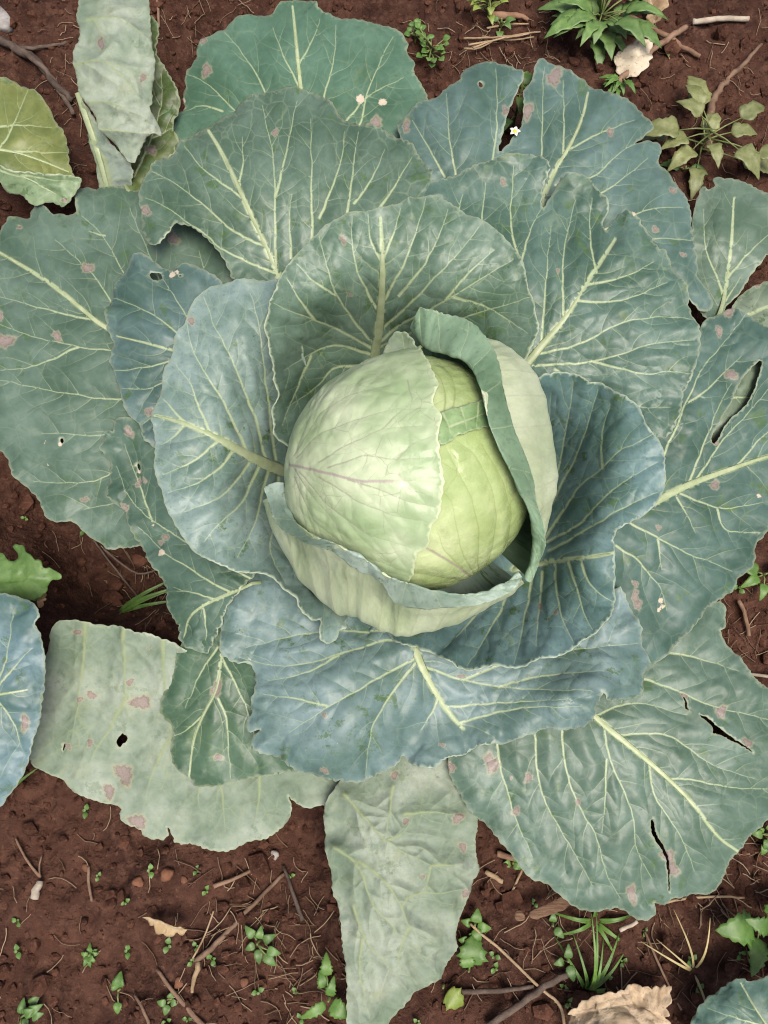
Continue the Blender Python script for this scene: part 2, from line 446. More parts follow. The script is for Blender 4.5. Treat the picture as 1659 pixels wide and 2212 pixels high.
def tube(name, pts, radii, mat, parent=None, K=7, wob=0.0, smooth=True):
    pts = np.array(pts, float); radii = np.array(radii, float)
    T = np.gradient(pts, axis=0); T /= np.linalg.norm(T, axis=1)[:, None] + 1e-12
    V = []; F = []; ref = np.array([.13, .31, .94])
    for i in range(len(pts)):
        b = np.cross(T[i], ref); b /= np.linalg.norm(b) + 1e-9; n = np.cross(b, T[i])
        for j in range(K):
            a = j / K * 2 * math.pi; r = radii[i] * (1 + random.uniform(-wob, wob))
            V.append(pts[i] + b * r * math.cos(a) + n * r * math.sin(a))
    for i in range(len(pts) - 1):
        for j in range(K): F.append((i * K + j, i * K + (j + 1) % K, (i + 1) * K + (j + 1) % K, (i + 1) * K + j))
    F.append(tuple(range(K))[::-1]); F.append(tuple((len(pts) - 1) * K + j for j in range(K)))
    return mesh_obj(name, V, F, mat, parent, smooth)

# ================================================================== THE SETTING
def soil_material():
    t = NT('soil')
    co = t.new('ShaderNodeTexCoord').outputs['Object']
    n = t.noise(co, 9, 6, 0.7); n2 = t.noise(co, 70, 5, 0.7); n3 = t.noise(co, 300, 3, 0.6)
    c = t.mix(t.step(n, 0.32, 0.68), (0.0275, 0.0110, 0.0073), (0.0643, 0.0275, 0.0178))
    c = t.mix(t.step(n2, 0.42, 0.72), c, (0.0918, 0.0440, 0.0287))
    c = t.mix(t.math('MULTIPLY', t.step(n3, 0.6, 0.75), 0.6), c, (0.1469, 0.0765, 0.0490))
    c = t.mix(t.math('MULTIPLY', t.step(n3, 0.3, 0.42, 1.0, 0.0), 0.55), c, (0.0184, 0.0073, 0.0055))
    h = t.math('ADD', n2, t.math('MULTIPLY', n3, 0.5))
    return t.done(c, 0.92, 0.2, t.bump(h, 0.9, 0.005))
M_SOIL = soil_material()

HOLLOWS = [(*at(215, 1225)[:2], .08, .05, .13), (*at(40, 1060)[:2], .06, .05, .10), (*at(400, 110)[:2], .06, .09, .07), (*at(60, 470)[:2], .09, .03, .04), (*at(640, 1850)[:2], .05, .05, .015)]   # dips added beside the plant so shade darkens the soil gaps
def ground_h(x, y):
    h = 0.022 * fbm(x * 5, y * 5, 3, 3) + 0.016 * fbm(x * 22, y * 22, 11, 4, .6)
    r = np.abs(vnoise(x * 55, y * 55, 29)); h = h + 0.006 * (0.35 - r) + 0.005 * fbm(x * 130, y * 130, 41, 2)
    for cx_, cy_, rx, ry, dp in HOLLOWS: h = h - dp * np.exp(-((x - cx_) / rx) ** 2 - ((y - cy_) / ry) ** 2)
    return h - 0.004

def gz(x, y): return float(ground_h(np.array([x]), np.array([y]))[0])

def build_ground():
    u = np.linspace(-1, 1, 470); v = np.linspace(-1, 1, 600)
    X = 0.52 * u + 14.5 * np.sign(u) * np.clip(np.abs(u) - .86, 0, 1) ** 2 / .0196 * .5
    Y = 0.72 * v + 14.5 * np.sign(v) * np.clip(np.abs(v) - .86, 0, 1) ** 2 / .0196 * .5 + 0.03
    gx, gy = np.meshgrid(X, Y); g = ground_h(gx, gy)
    V = np.stack([gx.ravel(), gy.ravel(), g.ravel()], 1); n = len(X); m = len(Y)
    i = np.arange((m - 1) * n).reshape(m - 1, n)[:, :-1].ravel()
    F = np.stack([i, i + 1, i + n + 1, i + n], 1)
    me = bpy.data.meshes.new('ground'); me.vertices.add(len(V)); me.vertices.foreach_set('co', V.ravel())
    me.loops.add(len(F) * 4); me.loops.foreach_set('vertex_index', F.ravel()); me.polygons.add(len(F))
    me.polygons.foreach_set('loop_start', np.arange(len(F)) * 4); me.update(calc_edges=True); me.validate()
    me.polygons.foreach_set('use_smooth', [True] * len(F)); me.materials.append(M_SOIL)
    o = bpy.data.objects.new('ground', me); COL.objects.link(o)
    tag(o, 'reddish brown crumbly garden soil', 'soil', kind='structure')
build_ground()

def ground_at(x, y, dz=0.0):
    p = at(x, y, 0.0); z = gz(p[0], p[1]); p = at(x, y, z); return np.array([p[0], p[1], gz(p[0], p[1]) + dz])

# ================================================================== THE MAIN CABBAGE
BASE = ground_at(889, 1026); PLX, PLY = 0.0, 0.0
plant = empty('cabbage_plant', (0, 0, gz(0, 0)), 'large whole cabbage with round pale green head and broad blue green outer leaves', 'cabbage')
STEM = (0, 0, 0.02)
M_STEM = plain_mat('stem_skin', (0.20, 0.23, 0.13), (0.30, 0.33, 0.2), 40, 0.6, 0.4)
tube('stem', [(0, 0, -.03), (0, 0, .02), (.002, 0, .07), (0, 0, .12)], [.018, .017, .021, .03], M_STEM, plant, 12, .06)

GREEN = (0.150, 0.222, 0.168); GREY = (0.185, 0.250, 0.210); BLUE = (0.135, 0.215, 0.215); DARK = (0.085, 0.145, 0.098)
BLUEL = (0.165, 0.240, 0.262); SAGE = (0.205, 0.270, 0.205)

def leaf(par, outline, ctrl, mid=None, lat=(), w=(8, 1.8), stem=True, lw=3.0, **kw):
    veins = []
    if mid: veins.append((mid, w[0] * .95, w[1] * 1.2, 0))
    for l in lat: veins.append((l, lw, 1.1, 1))
    if mid: kw['rib'] = (mid, w[0], w[1], STEM if stem else None)
    return build_leaf('leaf', par, outline, px_map(ctrl), veins, **kw)

# --- outermost tier -------------------------------------------------
leaf(plant, [(115,1342),(150,1340),(185,1343),(210,1352),(260,1355),(330,1372),(385,1395),(480,1440),(580,1520),(700,1600),(742,1702),(720,1727),(705,1743),(690,1740),(665,1752),(632,1732),(620,1714),(631,1752),(627,1777),(575,1812),(530,1825),(495,1842),(437,1835),(430,1827),(374,1832),(366,1800),(356,1780),(361,1820),(312,1815),(300,1792),(272,1785),(257,1765),(265,1742),(225,1740),(205,1732),(175,1722),(150,1707),(135,1682),(100,1670),(62,1652),(55,1600),(60,1500),(95,1420)],
     [(115,1345,.058),(250,1358,.066),(385,1398,.07),(560,1510,.05),(100,1450,.048),(250,1480,.052),(400,1550,.045),(75,1640,.035),(250,1650,.036),(260,1750,.03),(430,1830,.027),(620,1770,.028),(700,1650,.032),(520,1700,.034)],
     None, [[(185,1343),(178,1440),(172,1500),(155,1600)],[(265,1358),(268,1420),(272,1500),(275,1560)],[(275,1500),(240,1570),(205,1620),(180,1690)],[(352,1385),(352,1450),(370,1580),(372,1700)],[(372,1590),(330,1660),(310,1740)],[(470,1640),(480,1720),(487,1800)],[(560,1660),(560,1720),(548,1790)],[(425,1640),(430,1740)]],
     under=True, tint=(0.25,0.305,0.255), holes=[[(247,1604),(256,1592),(264,1584),(268,1593),(275,1598),(268,1606),(262,1609),(254,1619),(250,1612)],[(131,1622),(137,1605),(140,1610),(133,1626)]],
     spots=[(303,1519,22,.9),(264,1675,23,1.15),(232,1712,14,1.3),(296,1776,20,1.0),(280,1474,9),(172,1511,8),(195,1503,11),(193,1605,9),(145,1613,9),(165,1367,13,.6),(318,1403,7,.5)], ruffle=.003, rufl=120, lw=5.5,
     label='pale underside of a torn outer leaf bent over the soil')
leaf(plant, [(692,1745),(700,1817),(707,1887),(725,1967),(737,2032),(745,2097),(750,2162),(748,2240),(800,2275),(855,2212),(887,2160),(925,2135),(959,2112),(994,2062),(989,2027),(1002,1987),(1022,1937),(1027,1912),(1044,1885),(1032,1865),(1037,1772),(1030,1750),(1000,1640),(900,1600),(760,1620),(730,1690)],
     [(692,1745,.042),(707,1887,.048),(737,2032,.047),(750,2200,.035),(860,1700,.05),(830,1850,.055),(900,1950,.05),(850,2080,.047),(1035,1800,.035),(1030,1900,.032),(990,2050,.027),(890,2160,.025),(1000,1640,.045)],
     None, [[(742,1715),(795,1775),(830,1815),(880,1845),(935,1870),(960,1890)],[(775,1860),(830,1900),(870,1960),(885,2010),(935,2040)],[(720,1830),(775,1860),(800,1960),(850,2000),(870,2040),(940,2080)],[(872,1760),(930,1752),(1000,1765)],[(830,1815),(870,1805),(890,1770)],[(870,1960),(890,1930),(950,1930),(1000,1920)],[(935,1870),(1000,1865)],[(760,1960),(790,2040),(830,2080),(880,2140)],[(780,2030),(775,2110),(800,2200)],[(850,1700),(840,1760),(830,1815)],[(930,1870),(920,1930)],[(885,2010),(860,2060),(870,2110)]],
     under=True, tint=(0.235,0.285,0.235), hump=.004, corr=.003, lw=4.6, spots=[(877,1774,9,.9),(990,1768,16,.8),(1005,1832,12),(1010,1932,12),(917,1895,5),(852,1675,10)], ruffle=.002, pucker=.004,
     label='pale hanging leaf with raised net of veins resting on the soil')
leaf(plant, [(964,1640),(974,1682),(994,1722),(1029,1767),(1054,1787),(1089,1827),(1114,1862),(1139,1887),(1179,1910),(1214,1930),(1244,1962),(1279,1967),(1319,1960),(1349,1965),(1369,1982),(1399,1980),(1419,1963),(1412,1947),(1429,1960),(1447,1947),(1449,1937),(1494,1937),(1534,1927),(1554,1902),(1569,1877),(1574,1847),(1609,1817),(1639,1792),(1659,1762),(1720,1700),(1710,1530),(1659,1482),(1634,1477),(1609,1447),(1594,1417),(1574,1402),(1549,1363),(1567,1356),(1564,1296),(1520,1310),(1400,1360),(1250,1420),(1100,1500),(990,1580)],
     [(964,1640,.05),(1029,1767,.042),(1139,1887,.035),(1244,1962,.03),(1399,1980,.026),(1494,1937,.03),(1570,1870,.032),(1680,1740,.035),(1290,1555,.062),(1444,1682,.058),(1554,1817,.046),(1200,1650,.06),(1250,1800,.05),(1650,1480,.045),(1560,1310,.04),(1450,1480,.055),(1300,1420,.05),(1600,1600,.05)],
     [(1240,1500),(1290,1555),(1374,1622),(1444,1682),(1499,1737),(1550,1810),(1590,1835)],
     [[(1306,1570),(1314,1637),(1349,1712),(1371,1767),(1369,1830),(1410,1900)],[(1214,1580),(1219,1662),(1249,1742),(1294,1812),(1304,1882),(1340,1940)],[(1156,1582),(1157,1652),(1174,1727),(1209,1792),(1244,1847),(1279,1912)],[(1075,1605),(1080,1660),(1094,1702),(1110,1762),(1150,1850)],[(1340,1588),(1430,1582),(1480,1607),(1530,1652),(1630,1682)],[(1390,1467),(1455,1487),(1530,1527),(1630,1547),(1680,1560)],[(1444,1682),(1495,1682),(1560,1700),(1660,1705)],[(1290,1545),(1340,1520),(1400,1520),(1480,1545)],[(1400,1640),(1410,1720),(1470,1800),(1500,1880)],[(1445,1410),(1520,1425),(1590,1450)],[(1310,1640),(1308,1720),(1300,1800)]],
     w=(8,2), tint=(0.150,0.218,0.185), holes=[[(1407,1764),(1402,1782),(1409,1807),(1424,1827),(1436,1852),(1441,1890),(1442,1924),(1445,1924),(1444,1885),(1441,1847),(1430,1822),(1413,1797),(1410,1772)],[(1474,1502),(1480,1512),(1484,1532),(1492,1538),(1478,1532),(1476,1515)],[(1499,1540),(1529,1552),(1549,1572),(1582,1597),(1636,1632),(1580,1602),(1546,1584),(1530,1586),(1538,1572)]],
     spots=[(1062,1648,17,1.5),(1141,1679,10,1.1),(974,1655,10,1.3),(1115,1752,9,1.3),(1249,1732,7),(1556,1537,15,.9),(1609,1604,12),(1440,1845,15,1.2),(1451,1873,15,1.2),(1363,1927,11,2.0),(1477,1504,8),(1104,1680,4)], ruffle=.003, pucker=.0015, corr=.0032,
     label='broad flat lower leaf with two long tears and brown spots')
leaf(plant, [(1588,654),(1598,636),(1623,626),(1643,613),(1690,590),(1740,700),(1740,900),(1640,985),(1540,985),(1495,900),(1515,780),(1560,700)],
     [(1588,654,.055),(1680,600,.05),(1720,850,.055),(1560,930,.074),(1540,750,.07),(1640,775,.075),(1600,850,.079),(1560,978,.058)],
     [(1540,720),(1600,690),(1659,664),(1720,640)], [[(1600,690),(1650,760),(1700,800)],[(1560,860),(1610,860),(1680,850)],[(1620,720),(1590,800),(1560,860)]], w=(5,2), tint=(0.24,0.29,0.23), spots=[(1632,620,14,.5)],
     label='light grey green leaf showing through the torn leaf above it')
leaf(plant, [(1495,470),(1504,435),(1519,404),(1529,420),(1544,402),(1539,377),(1569,387),(1609,390),(1639,410),(1659,425),(1710,450),(1705,540),(1649,550),(1639,575),(1609,610),(1589,645),(1569,662),(1560,700),(1520,700),(1495,640),(1485,560)],
     [(1510,430,.05),(1540,385,.05),(1640,415,.052),(1690,500,.045),(1600,610,.05),(1560,680,.055),(1500,600,.052),(1580,500,.06)],
     [(1545,700),(1562,660),(1570,600),(1580,520),(1585,430)], [[(1565,640),(1540,580),(1520,520),(1520,450)],[(1572,600),(1620,540),(1670,500)],[(1562,660),(1600,600)]], w=(5,1.5), tint=GREY,
     label='grey green outer leaf growing beside the drooping weed')
leaf(plant, [(1511,706),(1523,691),(1546,683),(1563,676),(1581,668),(1606,678),(1641,697),(1659,713),(1720,730),(1760,900),(1740,1080),(1659,1111),(1654,1156),(1629,1186),(1624,1211),(1597,1246),(1569,1286),(1529,1306),(1510,1335),(1479,1371),(1440,1410),(1395,1445),(1340,1420),(1280,1250),(1300,1100),(1380,1000),(1450,880),(1495,780)],
     [(1511,706,.085),(1600,680,.085),(1720,760,.085),(1540,860,.092),(1430,1076,.092),(1560,1020,.08),(1740,980,.065),(1655,1130,.06),(1600,1240,.055),(1480,1370,.055),(1395,1440,.055),(1330,1300,.075),(1460,1200,.08),(1340,1080,.1)],
     [(1350,1120),(1430,1076),(1490,1045),(1560,1020),(1659,985),(1720,970)],
     [[(1435,985),(1460,920),(1490,850),(1512,800),(1570,735),(1610,680)],[(1488,870),(1530,840),(1570,800),(1600,770)],[(1490,1040),(1520,960),(1550,880),(1580,830)],[(1500,1042),(1560,950),(1610,900),(1659,840)],[(1590,1010),(1640,950),(1700,900)],[(1470,1066),(1520,1090),(1570,1100),(1650,1085)],[(1360,1130),(1420,1160),(1490,1200),(1540,1215),(1580,1235)],[(1330,1180),(1380,1210),(1410,1250),(1430,1270),(1440,1320)],[(1550,1100),(1560,1140),(1590,1150),(1640,1150)],[(1460,1070),(1480,1110),(1500,1150)],[(1420,1160),(1430,1230)]],
     w=(10,2.5), tint=(0.110,0.178,0.165), holes=[[(1643,776),(1618,798),(1598,823),(1586,855),(1566,890),(1543,927),(1533,955),(1545,962),(1561,927),(1575,905),(1598,889),(1613,872),(1628,844),(1637,806)]],
     spots=[(1574,677,11),(1551,719,9,1.3),(1578,810,13),(1545,955,9,.8),(1543,1048,12,.9),(1368,1287,10,1.4),(1373,1305,10),(1370,1260,8),(1420,1140,6)], pales=[(1428,1298,7),(1432,1310,6),(1422,1318,5),(1638,1072,6)],
     label='wide dark blue green leaf with a long open split along it')
leaf(plant, [(375,295),(377,260),(400,235),(392,210),(405,190),(400,160),(425,135),(432,95),(450,85),(465,70),(500,57),(525,42),(555,32),(585,37),(592,30),(605,15),(640,0),(680,0),(690,25),(725,37),(765,47),(780,55),(820,52),(859,70),(882,95),(879,115),(899,135),(887,160),(914,190),(924,217),(920,300),(820,380),(650,430),(500,400),(400,330)],
     [(375,290,.055),(400,160,.055),(460,75,.058),(560,32,.062),(660,0,.06),(800,52,.062),(890,140,.055),(920,217,.055),(640,120,.08),(520,160,.075),(780,160,.072),(650,330,.075),(480,330,.065),(850,320,.06)],
     [(660,300),(650,195),(643,125),(635,40),(632,15)],
     [[(600,260),(572,195),(530,120),(485,70)],[(560,290),(500,230),(450,180),(410,165)],[(690,260),(700,205),(725,125),(727,50)],[(760,300),(780,265),(790,210),(822,130),(850,80)],[(480,240),(430,225),(400,240)],[(740,270),(800,200),(870,170)],[(650,195),(610,120),(590,60)],[(645,140),(680,80),(690,40)]],
     w=(6,1.6), tint=(0.130,0.225,0.170), spots=[(450,158,14,.9),(808,270,18,.8),(444,95,9)], pales=[(826,223,10),(778,215,10),(391,216,9),(396,232,6)],
     label='outermost green leaf with two small pale bite holes behind the other leaves')
leaf(plant, [(854,270),(869,260),(884,245),(929,215),(969,190),(999,180),(997,155),(1029,142),(1069,137),(1099,145),(1114,157),(1132,160),(1129,176),(1117,197),(1099,235),(1089,280),(1074,325),(1082,328),(1112,300),(1127,270),(1131,222),(1132,192),(1149,175),(1154,150),(1164,132),(1189,137),(1229,155),(1244,172),(1274,187),(1309,200),(1329,215),(1369,222),(1389,255),(1412,280),(1394,295),(1362,314),(1395,306),(1424,310),(1432,330),(1419,355),(1449,385),(1469,405),(1484,440),(1494,480),(1497,530),(1504,575),(1502,600),(1524,635),(1538,655),(1534,672),(1512,675),(1470,640),(1400,560),(1250,520),(1100,500),(950,420),(880,330)],
     [(854,270,.078),(950,200,.08),(1060,138,.078),(1085,330,.09),(1180,135,.08),(1320,205,.075),(1410,285,.07),(1480,430,.068),(1502,600,.065),(1530,670,.062),(1229,320,.1),(1000,300,.098),(1350,420,.092),(1170,460,.09),(900,360,.085),(1300,520,.085)],
     [(1165,460),(1174,425),(1199,365),(1229,320),(1259,255),(1270,200)],
     [[(1160,430),(1170,350),(1172,250),(1174,150)],[(1200,400),(1280,390),(1329,335),(1390,300)],[(984,400),(984,370),(970,300),(965,200)],[(1050,380),(1070,330),(1074,240),(1072,150)],[(1240,450),(1330,400),(1400,340)],[(960,380),(920,310),(890,260)],[(1300,500),(1400,450),(1470,450)],[(1225,325),(1290,290),(1370,260)],[(1215,340),(1220,260),(1215,170)],[(1330,540),(1420,510),(1495,520)]],
     w=(6,1.6), tint=(0.150,0.225,0.220), holes=[[(1033,183),(1042,185),(1043,196),(1034,196)]], spots=[(1197,168,17,1.3),(1140,242,11,2.0),(1092,240,9,1.4),(878,275,9,1.8),(1318,286,9),(1453,412,9),(1413,497,10,.7),(1470,555,9,.6)], ruffle=.0025,
     label='bluish outer leaf split open by a long gap at its edge')
leaf(plant, [(-60,540),(0,510),(15,490),(27,470),(65,470),(65,455),(90,442),(112,463),(125,460),(168,465),(165,430),(162,410),(190,400),(205,412),(250,407),(280,407),(302,417),(420,440),(500,520),(520,640),(560,800),(520,1000),(400,1150),(295,1183),(265,1183),(240,1191),(215,1171),(185,1151),(160,1126),(135,1131),(105,1121),(95,1091),(65,1061),(35,1036),(20,996),(0,976),(-60,900),(-90,700)],
     [(-60,540,.05),(27,470,.052),(100,450,.055),(190,402,.058),(302,417,.065),(490,580,.08),(230,710,.085),(100,700,.075),(-60,760,.055),(0,970,.045),(100,1100,.045),(240,1190,.04),(295,1180,.045),(200,950,.065),(480,900,.09),(300,1000,.065)],
     [(500,820),(380,770),(230,712),(180,670),(120,620),(65,585),(0,545),(-50,520)],
     [[(400,780),(240,757),(170,750),(120,739),(65,726),(0,701)],[(420,820),(265,868),(150,851),(0,821)],[(420,870),(225,946),(150,936),(90,936)],[(350,760),(267,590),(225,510),(175,465)],[(300,740),(230,635),(200,590),(120,520)],[(380,900),(240,1035),(150,1045),(70,1040)],[(400,940),(290,1080),(180,1100)],[(380,720),(340,590),(310,520),(280,450)],[(480,720),(445,600),(430,540)],[(225,510),(190,500)],[(170,750),(90,790),(0,800)],[(200,690),(100,670),(0,640)]],
     w=(8,2), tint=(0.150,0.215,0.180), holes=[[(132,948),(139,946),(141,956),(135,960)]], spots=[(190,580,13,1.0),(125,727,11),(14,738,19,1.0),(3,685,6,2),(185,1079,10,.6),(377,522,13,1.1),(48,497,5)], pales=[(133,960,5),(100,955,4),(105,1003,4)], ruffle=.003,
     label='broad dull green outer leaf with pale veins stretched over dark soil')
leaf(plant, [(385,1400),(385,1432),(370,1467),(352,1502),(347,1547),(370,1567),(375,1592),(367,1642),(390,1667),(420,1682),(420,1700),(450,1700),(500,1690),(530,1682),(590,1670),(655,1667),(720,1560),(640,1430),(520,1350),(430,1340)],
     [(385,1420,.062),(350,1530,.05),(370,1640,.045),(420,1698,.042),(530,1682,.045),(650,1667,.05),(480,1400,.075),(450,1550,.06),(600,1500,.065)],
     [(490,1370),(478,1420),(470,1490),(437,1545),(415,1605),(410,1680)],
     [[(472,1510),(492,1555),(492,1620),(500,1680)],[(470,1400),(430,1460),(400,1530)],[(480,1420),(530,1520),(560,1620)],[(440,1545),(400,1580),(375,1590)]], w=(4,1.3), tint=(0.095,0.160,0.110), spots=[(468,1488,12,1.8),(472,1634,10,.8)], ruffle=.003,
     label='dark green leaf hanging between the wavy blue leaf and the pale underside')
# --- middle tier -----------------------------------------------------
leaf(plant, [(230,665),(237,635),(260,605),(277,585),(290,560),(315,552),(340,570),(365,585),(400,575),(425,582),(450,595),(474,613),(520,680),(500,800),(440,920),(380,990),(325,961),(305,921),(280,901),(272,876),(257,841),(245,791),(245,741),(235,716)],
     [(230,665,.095),(290,560,.098),(400,575,.105),(470,615,.1),(245,770,.095),(290,905,.09),(340,960,.088),(350,740,.112),(450,800,.1)],
     [(480,790),(400,765),(330,745),(250,725)], [[(400,770),(320,795),(247,800)],[(420,780),(340,840),(265,840)],[(420,760),(340,680),(240,640)],[(440,760),(390,660),(350,600)],[(430,800),(360,880),(310,915)]], w=(4,1.2), tint=(0.135,0.205,0.208),
     holes=[[(324,592),(345,588),(350,598),(341,606),(329,604)],[(386,598),(396,600),(390,606)]], spots=[(323,889,9,1.2)], pales=[(372,594,8),(384,592,6)], ruffle=.0035, pucker=.0025,
     label='small smooth bluish leaf with a nibbled hole near its top edge')
leaf(plant, [(227,941),(235,926),(244,934),(250,916),(265,901),(285,903),(320,905),(400,900),(500,960),(540,1100),(560,1230),(525,1268),(500,1300),(480,1350),(455,1400),(447,1416),(415,1397),(390,1382),(387,1356),(372,1326),(360,1276),(345,1246),(325,1206),(295,1171),(275,1131),(265,1098),(235,1086),(230,1041),(235,996),(217,971)],
     [(225,945,.075),(240,1090,.07),(330,1206,.07),(390,1380,.07),(447,1410,.075),(520,1268,.095),(420,1130,.085),(300,950,.08),(530,1050,.09),(480,1340,.085),(400,1290,.085)],
     [(545,1260),(530,1268),(490,1285),(440,1306),(405,1335),(398,1375)],
     [[(500,1280),(450,1256),(400,1220),(360,1201),(300,1140)],[(540,1250),(450,1200),(410,1176),(330,1126),(280,1086),(250,1006)],[(440,1306),(450,1360),(440,1400)],[(470,1296),(420,1280),(370,1270)],[(330,1126),(300,1050),(270,960)]], w=(4,1.3), tint=(0.115,0.180,0.150),
     holes=[[(295,1002),(301,1000),(305,1012),(301,1018),(297,1012)]], spots=[(283,936,10,1.3),(299,1043,7,1.4),(313,1038,6),(359,1160,8),(348,1172,7),(270,1096,9)], pales=[(351,1194,8),(330,1136,5),(300,1018,5)], rough_edge=3, ruffle=.004,
     label='narrow dark leaf with ragged edge tucked under the pale leaf')
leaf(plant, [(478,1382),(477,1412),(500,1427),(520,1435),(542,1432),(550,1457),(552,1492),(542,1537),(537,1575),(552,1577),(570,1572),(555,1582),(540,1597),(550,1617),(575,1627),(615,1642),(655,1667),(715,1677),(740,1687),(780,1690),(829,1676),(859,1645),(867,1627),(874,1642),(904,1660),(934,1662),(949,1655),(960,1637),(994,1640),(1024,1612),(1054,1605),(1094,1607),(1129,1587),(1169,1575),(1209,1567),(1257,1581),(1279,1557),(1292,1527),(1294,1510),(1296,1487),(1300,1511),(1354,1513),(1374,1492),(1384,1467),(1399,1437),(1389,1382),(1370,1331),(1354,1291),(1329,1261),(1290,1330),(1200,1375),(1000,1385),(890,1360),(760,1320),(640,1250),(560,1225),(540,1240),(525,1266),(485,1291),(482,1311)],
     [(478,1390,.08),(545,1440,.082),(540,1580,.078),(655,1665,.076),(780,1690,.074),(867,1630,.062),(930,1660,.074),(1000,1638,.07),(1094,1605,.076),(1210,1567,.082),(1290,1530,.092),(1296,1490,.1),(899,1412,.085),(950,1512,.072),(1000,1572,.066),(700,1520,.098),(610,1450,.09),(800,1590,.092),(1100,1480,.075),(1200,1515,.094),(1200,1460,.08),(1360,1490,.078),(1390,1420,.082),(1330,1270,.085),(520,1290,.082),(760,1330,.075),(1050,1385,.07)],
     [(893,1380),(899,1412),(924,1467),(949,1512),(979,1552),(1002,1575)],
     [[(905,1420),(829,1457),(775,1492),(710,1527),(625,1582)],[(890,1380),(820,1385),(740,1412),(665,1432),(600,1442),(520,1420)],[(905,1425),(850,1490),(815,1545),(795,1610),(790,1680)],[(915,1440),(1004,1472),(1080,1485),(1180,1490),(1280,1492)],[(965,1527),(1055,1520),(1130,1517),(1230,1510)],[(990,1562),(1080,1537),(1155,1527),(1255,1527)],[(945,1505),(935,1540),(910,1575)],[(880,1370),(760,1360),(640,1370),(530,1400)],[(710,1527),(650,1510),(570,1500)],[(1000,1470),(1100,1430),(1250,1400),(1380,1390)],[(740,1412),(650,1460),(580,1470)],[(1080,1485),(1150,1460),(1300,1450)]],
     w=(11,3), lw=3.6, tint=(0.215,0.298,0.318), spots=[(703,1544,7,.8),(704,1657,8,1.2),(995,1460,10,.5),(955,1612,8,.6)], ruffle=.004, rufl=80, rough_edge=2.6,  # tint blued and lightened: waxy bloom plus sky sheen put into the colour
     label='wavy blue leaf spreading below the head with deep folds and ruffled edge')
leaf(plant, [(595,640),(500,607),(495,580),(480,550),(450,520),(415,487),(377,482),(370,500),(360,525),(340,537),(320,525),(305,495),(310,460),(302,430),(307,400),(320,380),(340,350),(370,335),(385,310),(417,300),(425,285),(465,270),(500,250),(508,232),(530,215),(565,202),(620,192),(665,202),(700,210),(720,240),(740,257),(780,267),(829,285),(859,300),(889,320),(914,350),(939,390),(900,500),(800,580),(700,650)],
     [(600,600,.115),(500,605,.115),(450,520,.118),(380,485,.118),(340,535,.105),(305,450,.108),(340,350,.112),(425,285,.115),(510,235,.118),(620,192,.12),(700,212,.118),(830,285,.118),(935,390,.118),(560,420,.14),(700,380,.14),(440,400,.132),(820,420,.135),(750,560,.13)],
     [(625,640),(603,595),(585,555),(550,480),(515,405),(480,330),(450,282)],
     [[(595,580),(595,425),(590,325),(565,225)],[(675,520),(673,375),(672,260)],[(570,530),(500,500),(440,440),(370,390),(330,375)],[(595,590),(540,570),(480,540),(435,500),(350,440),(315,430)],[(750,470),(765,350),(775,280)],[(630,560),(625,475),(630,420)],[(515,405),(525,350),(525,300)],[(690,470),(720,400),(740,340),(745,280)],[(765,440),(810,380),(830,320)],[(820,450),(860,390),(890,340)],[(530,430),(440,370),(400,320)],[(595,425),(620,330),(640,220)]],
     w=(9,2.2), lw=3.6, tint=(0.148,0.215,0.178), spots=[(320,458,13,.85),(594,287,8),(425,285,6)], rough_edge=2.4, ruffle=.0035,
     mats=(M_IN, M_UND), label='broad green leaf with yellow midrib leaning away behind the head')
leaf(plant, [(874,438),(894,415),(919,400),(964,385),(1014,370),(1044,357),(1079,340),(1124,330),(1159,332),(1184,350),(1189,370),(1174,400),(1172,435),(1170,455),(1179,440),(1199,410),(1207,390),(1224,372),(1249,372),(1274,385),(1294,410),(1317,430),(1317,455),(1302,475),(1304,503),(1315,508),(1324,480),(1349,455),(1379,470),(1389,492),(1409,510),(1414,530),(1439,550),(1452,575),(1479,615),(1489,655),(1499,690),(1507,701),(1513,736),(1509,776),(1494,811),(1479,841),(1472,891),(1457,931),(1432,950),(1385,930),(1340,890),(1280,862),(1200,845),(1130,830),(1090,740),(1050,650),(1000,550),(950,470)],
     [(874,438,.122),(964,385,.125),(1079,340,.128),(1160,334,.132),(1172,440,.122),(1235,372,.135),(1310,440,.135),(1308,505,.133),(1380,470,.142),(1480,620,.142),(1512,740,.14),(1470,890,.135),(1432,950,.13),(1140,790,.12),(1219,691,.135),(1329,540,.145),(1050,560,.128),(1180,560,.135),(1380,750,.14),(1300,870,.118)],
     [(1110,820),(1140,784),(1179,736),(1219,691),(1269,610),(1309,552),(1330,518)],
     [[(1150,766),(1254,746),(1329,701),(1420,680),(1495,690)],[(1150,790),(1254,786),(1339,769),(1404,741),(1500,736)],[(1279,780),(1394,811),(1440,800),(1490,810)],[(1264,620),(1359,595),(1414,565)],[(1219,691),(1214,575),(1224,500),(1244,430)],[(1170,740),(1175,650),(1184,550),(1190,490)],[(1125,570),(1135,530),(1155,470),(1170,455)],[(1245,650),(1340,655),(1440,610)],[(1050,540),(1040,480),(1050,400)],[(1120,560),(1100,480),(1110,360)],[(1200,800),(1290,850),(1380,880),(1450,880)],[(1290,590),(1270,500),(1280,430)],[(980,480),(1000,420)]],
     w=(10,2.2), lw=3.5, tint=(0.125,0.198,0.175), spots=[(1086,396,8,1.1),(1205,587,5)], pales=[(1370,466,6)], rough_edge=2.2,
     mats=(M_IN, M_UND), label='deeply notched leaf with strong pale midrib beside the head')
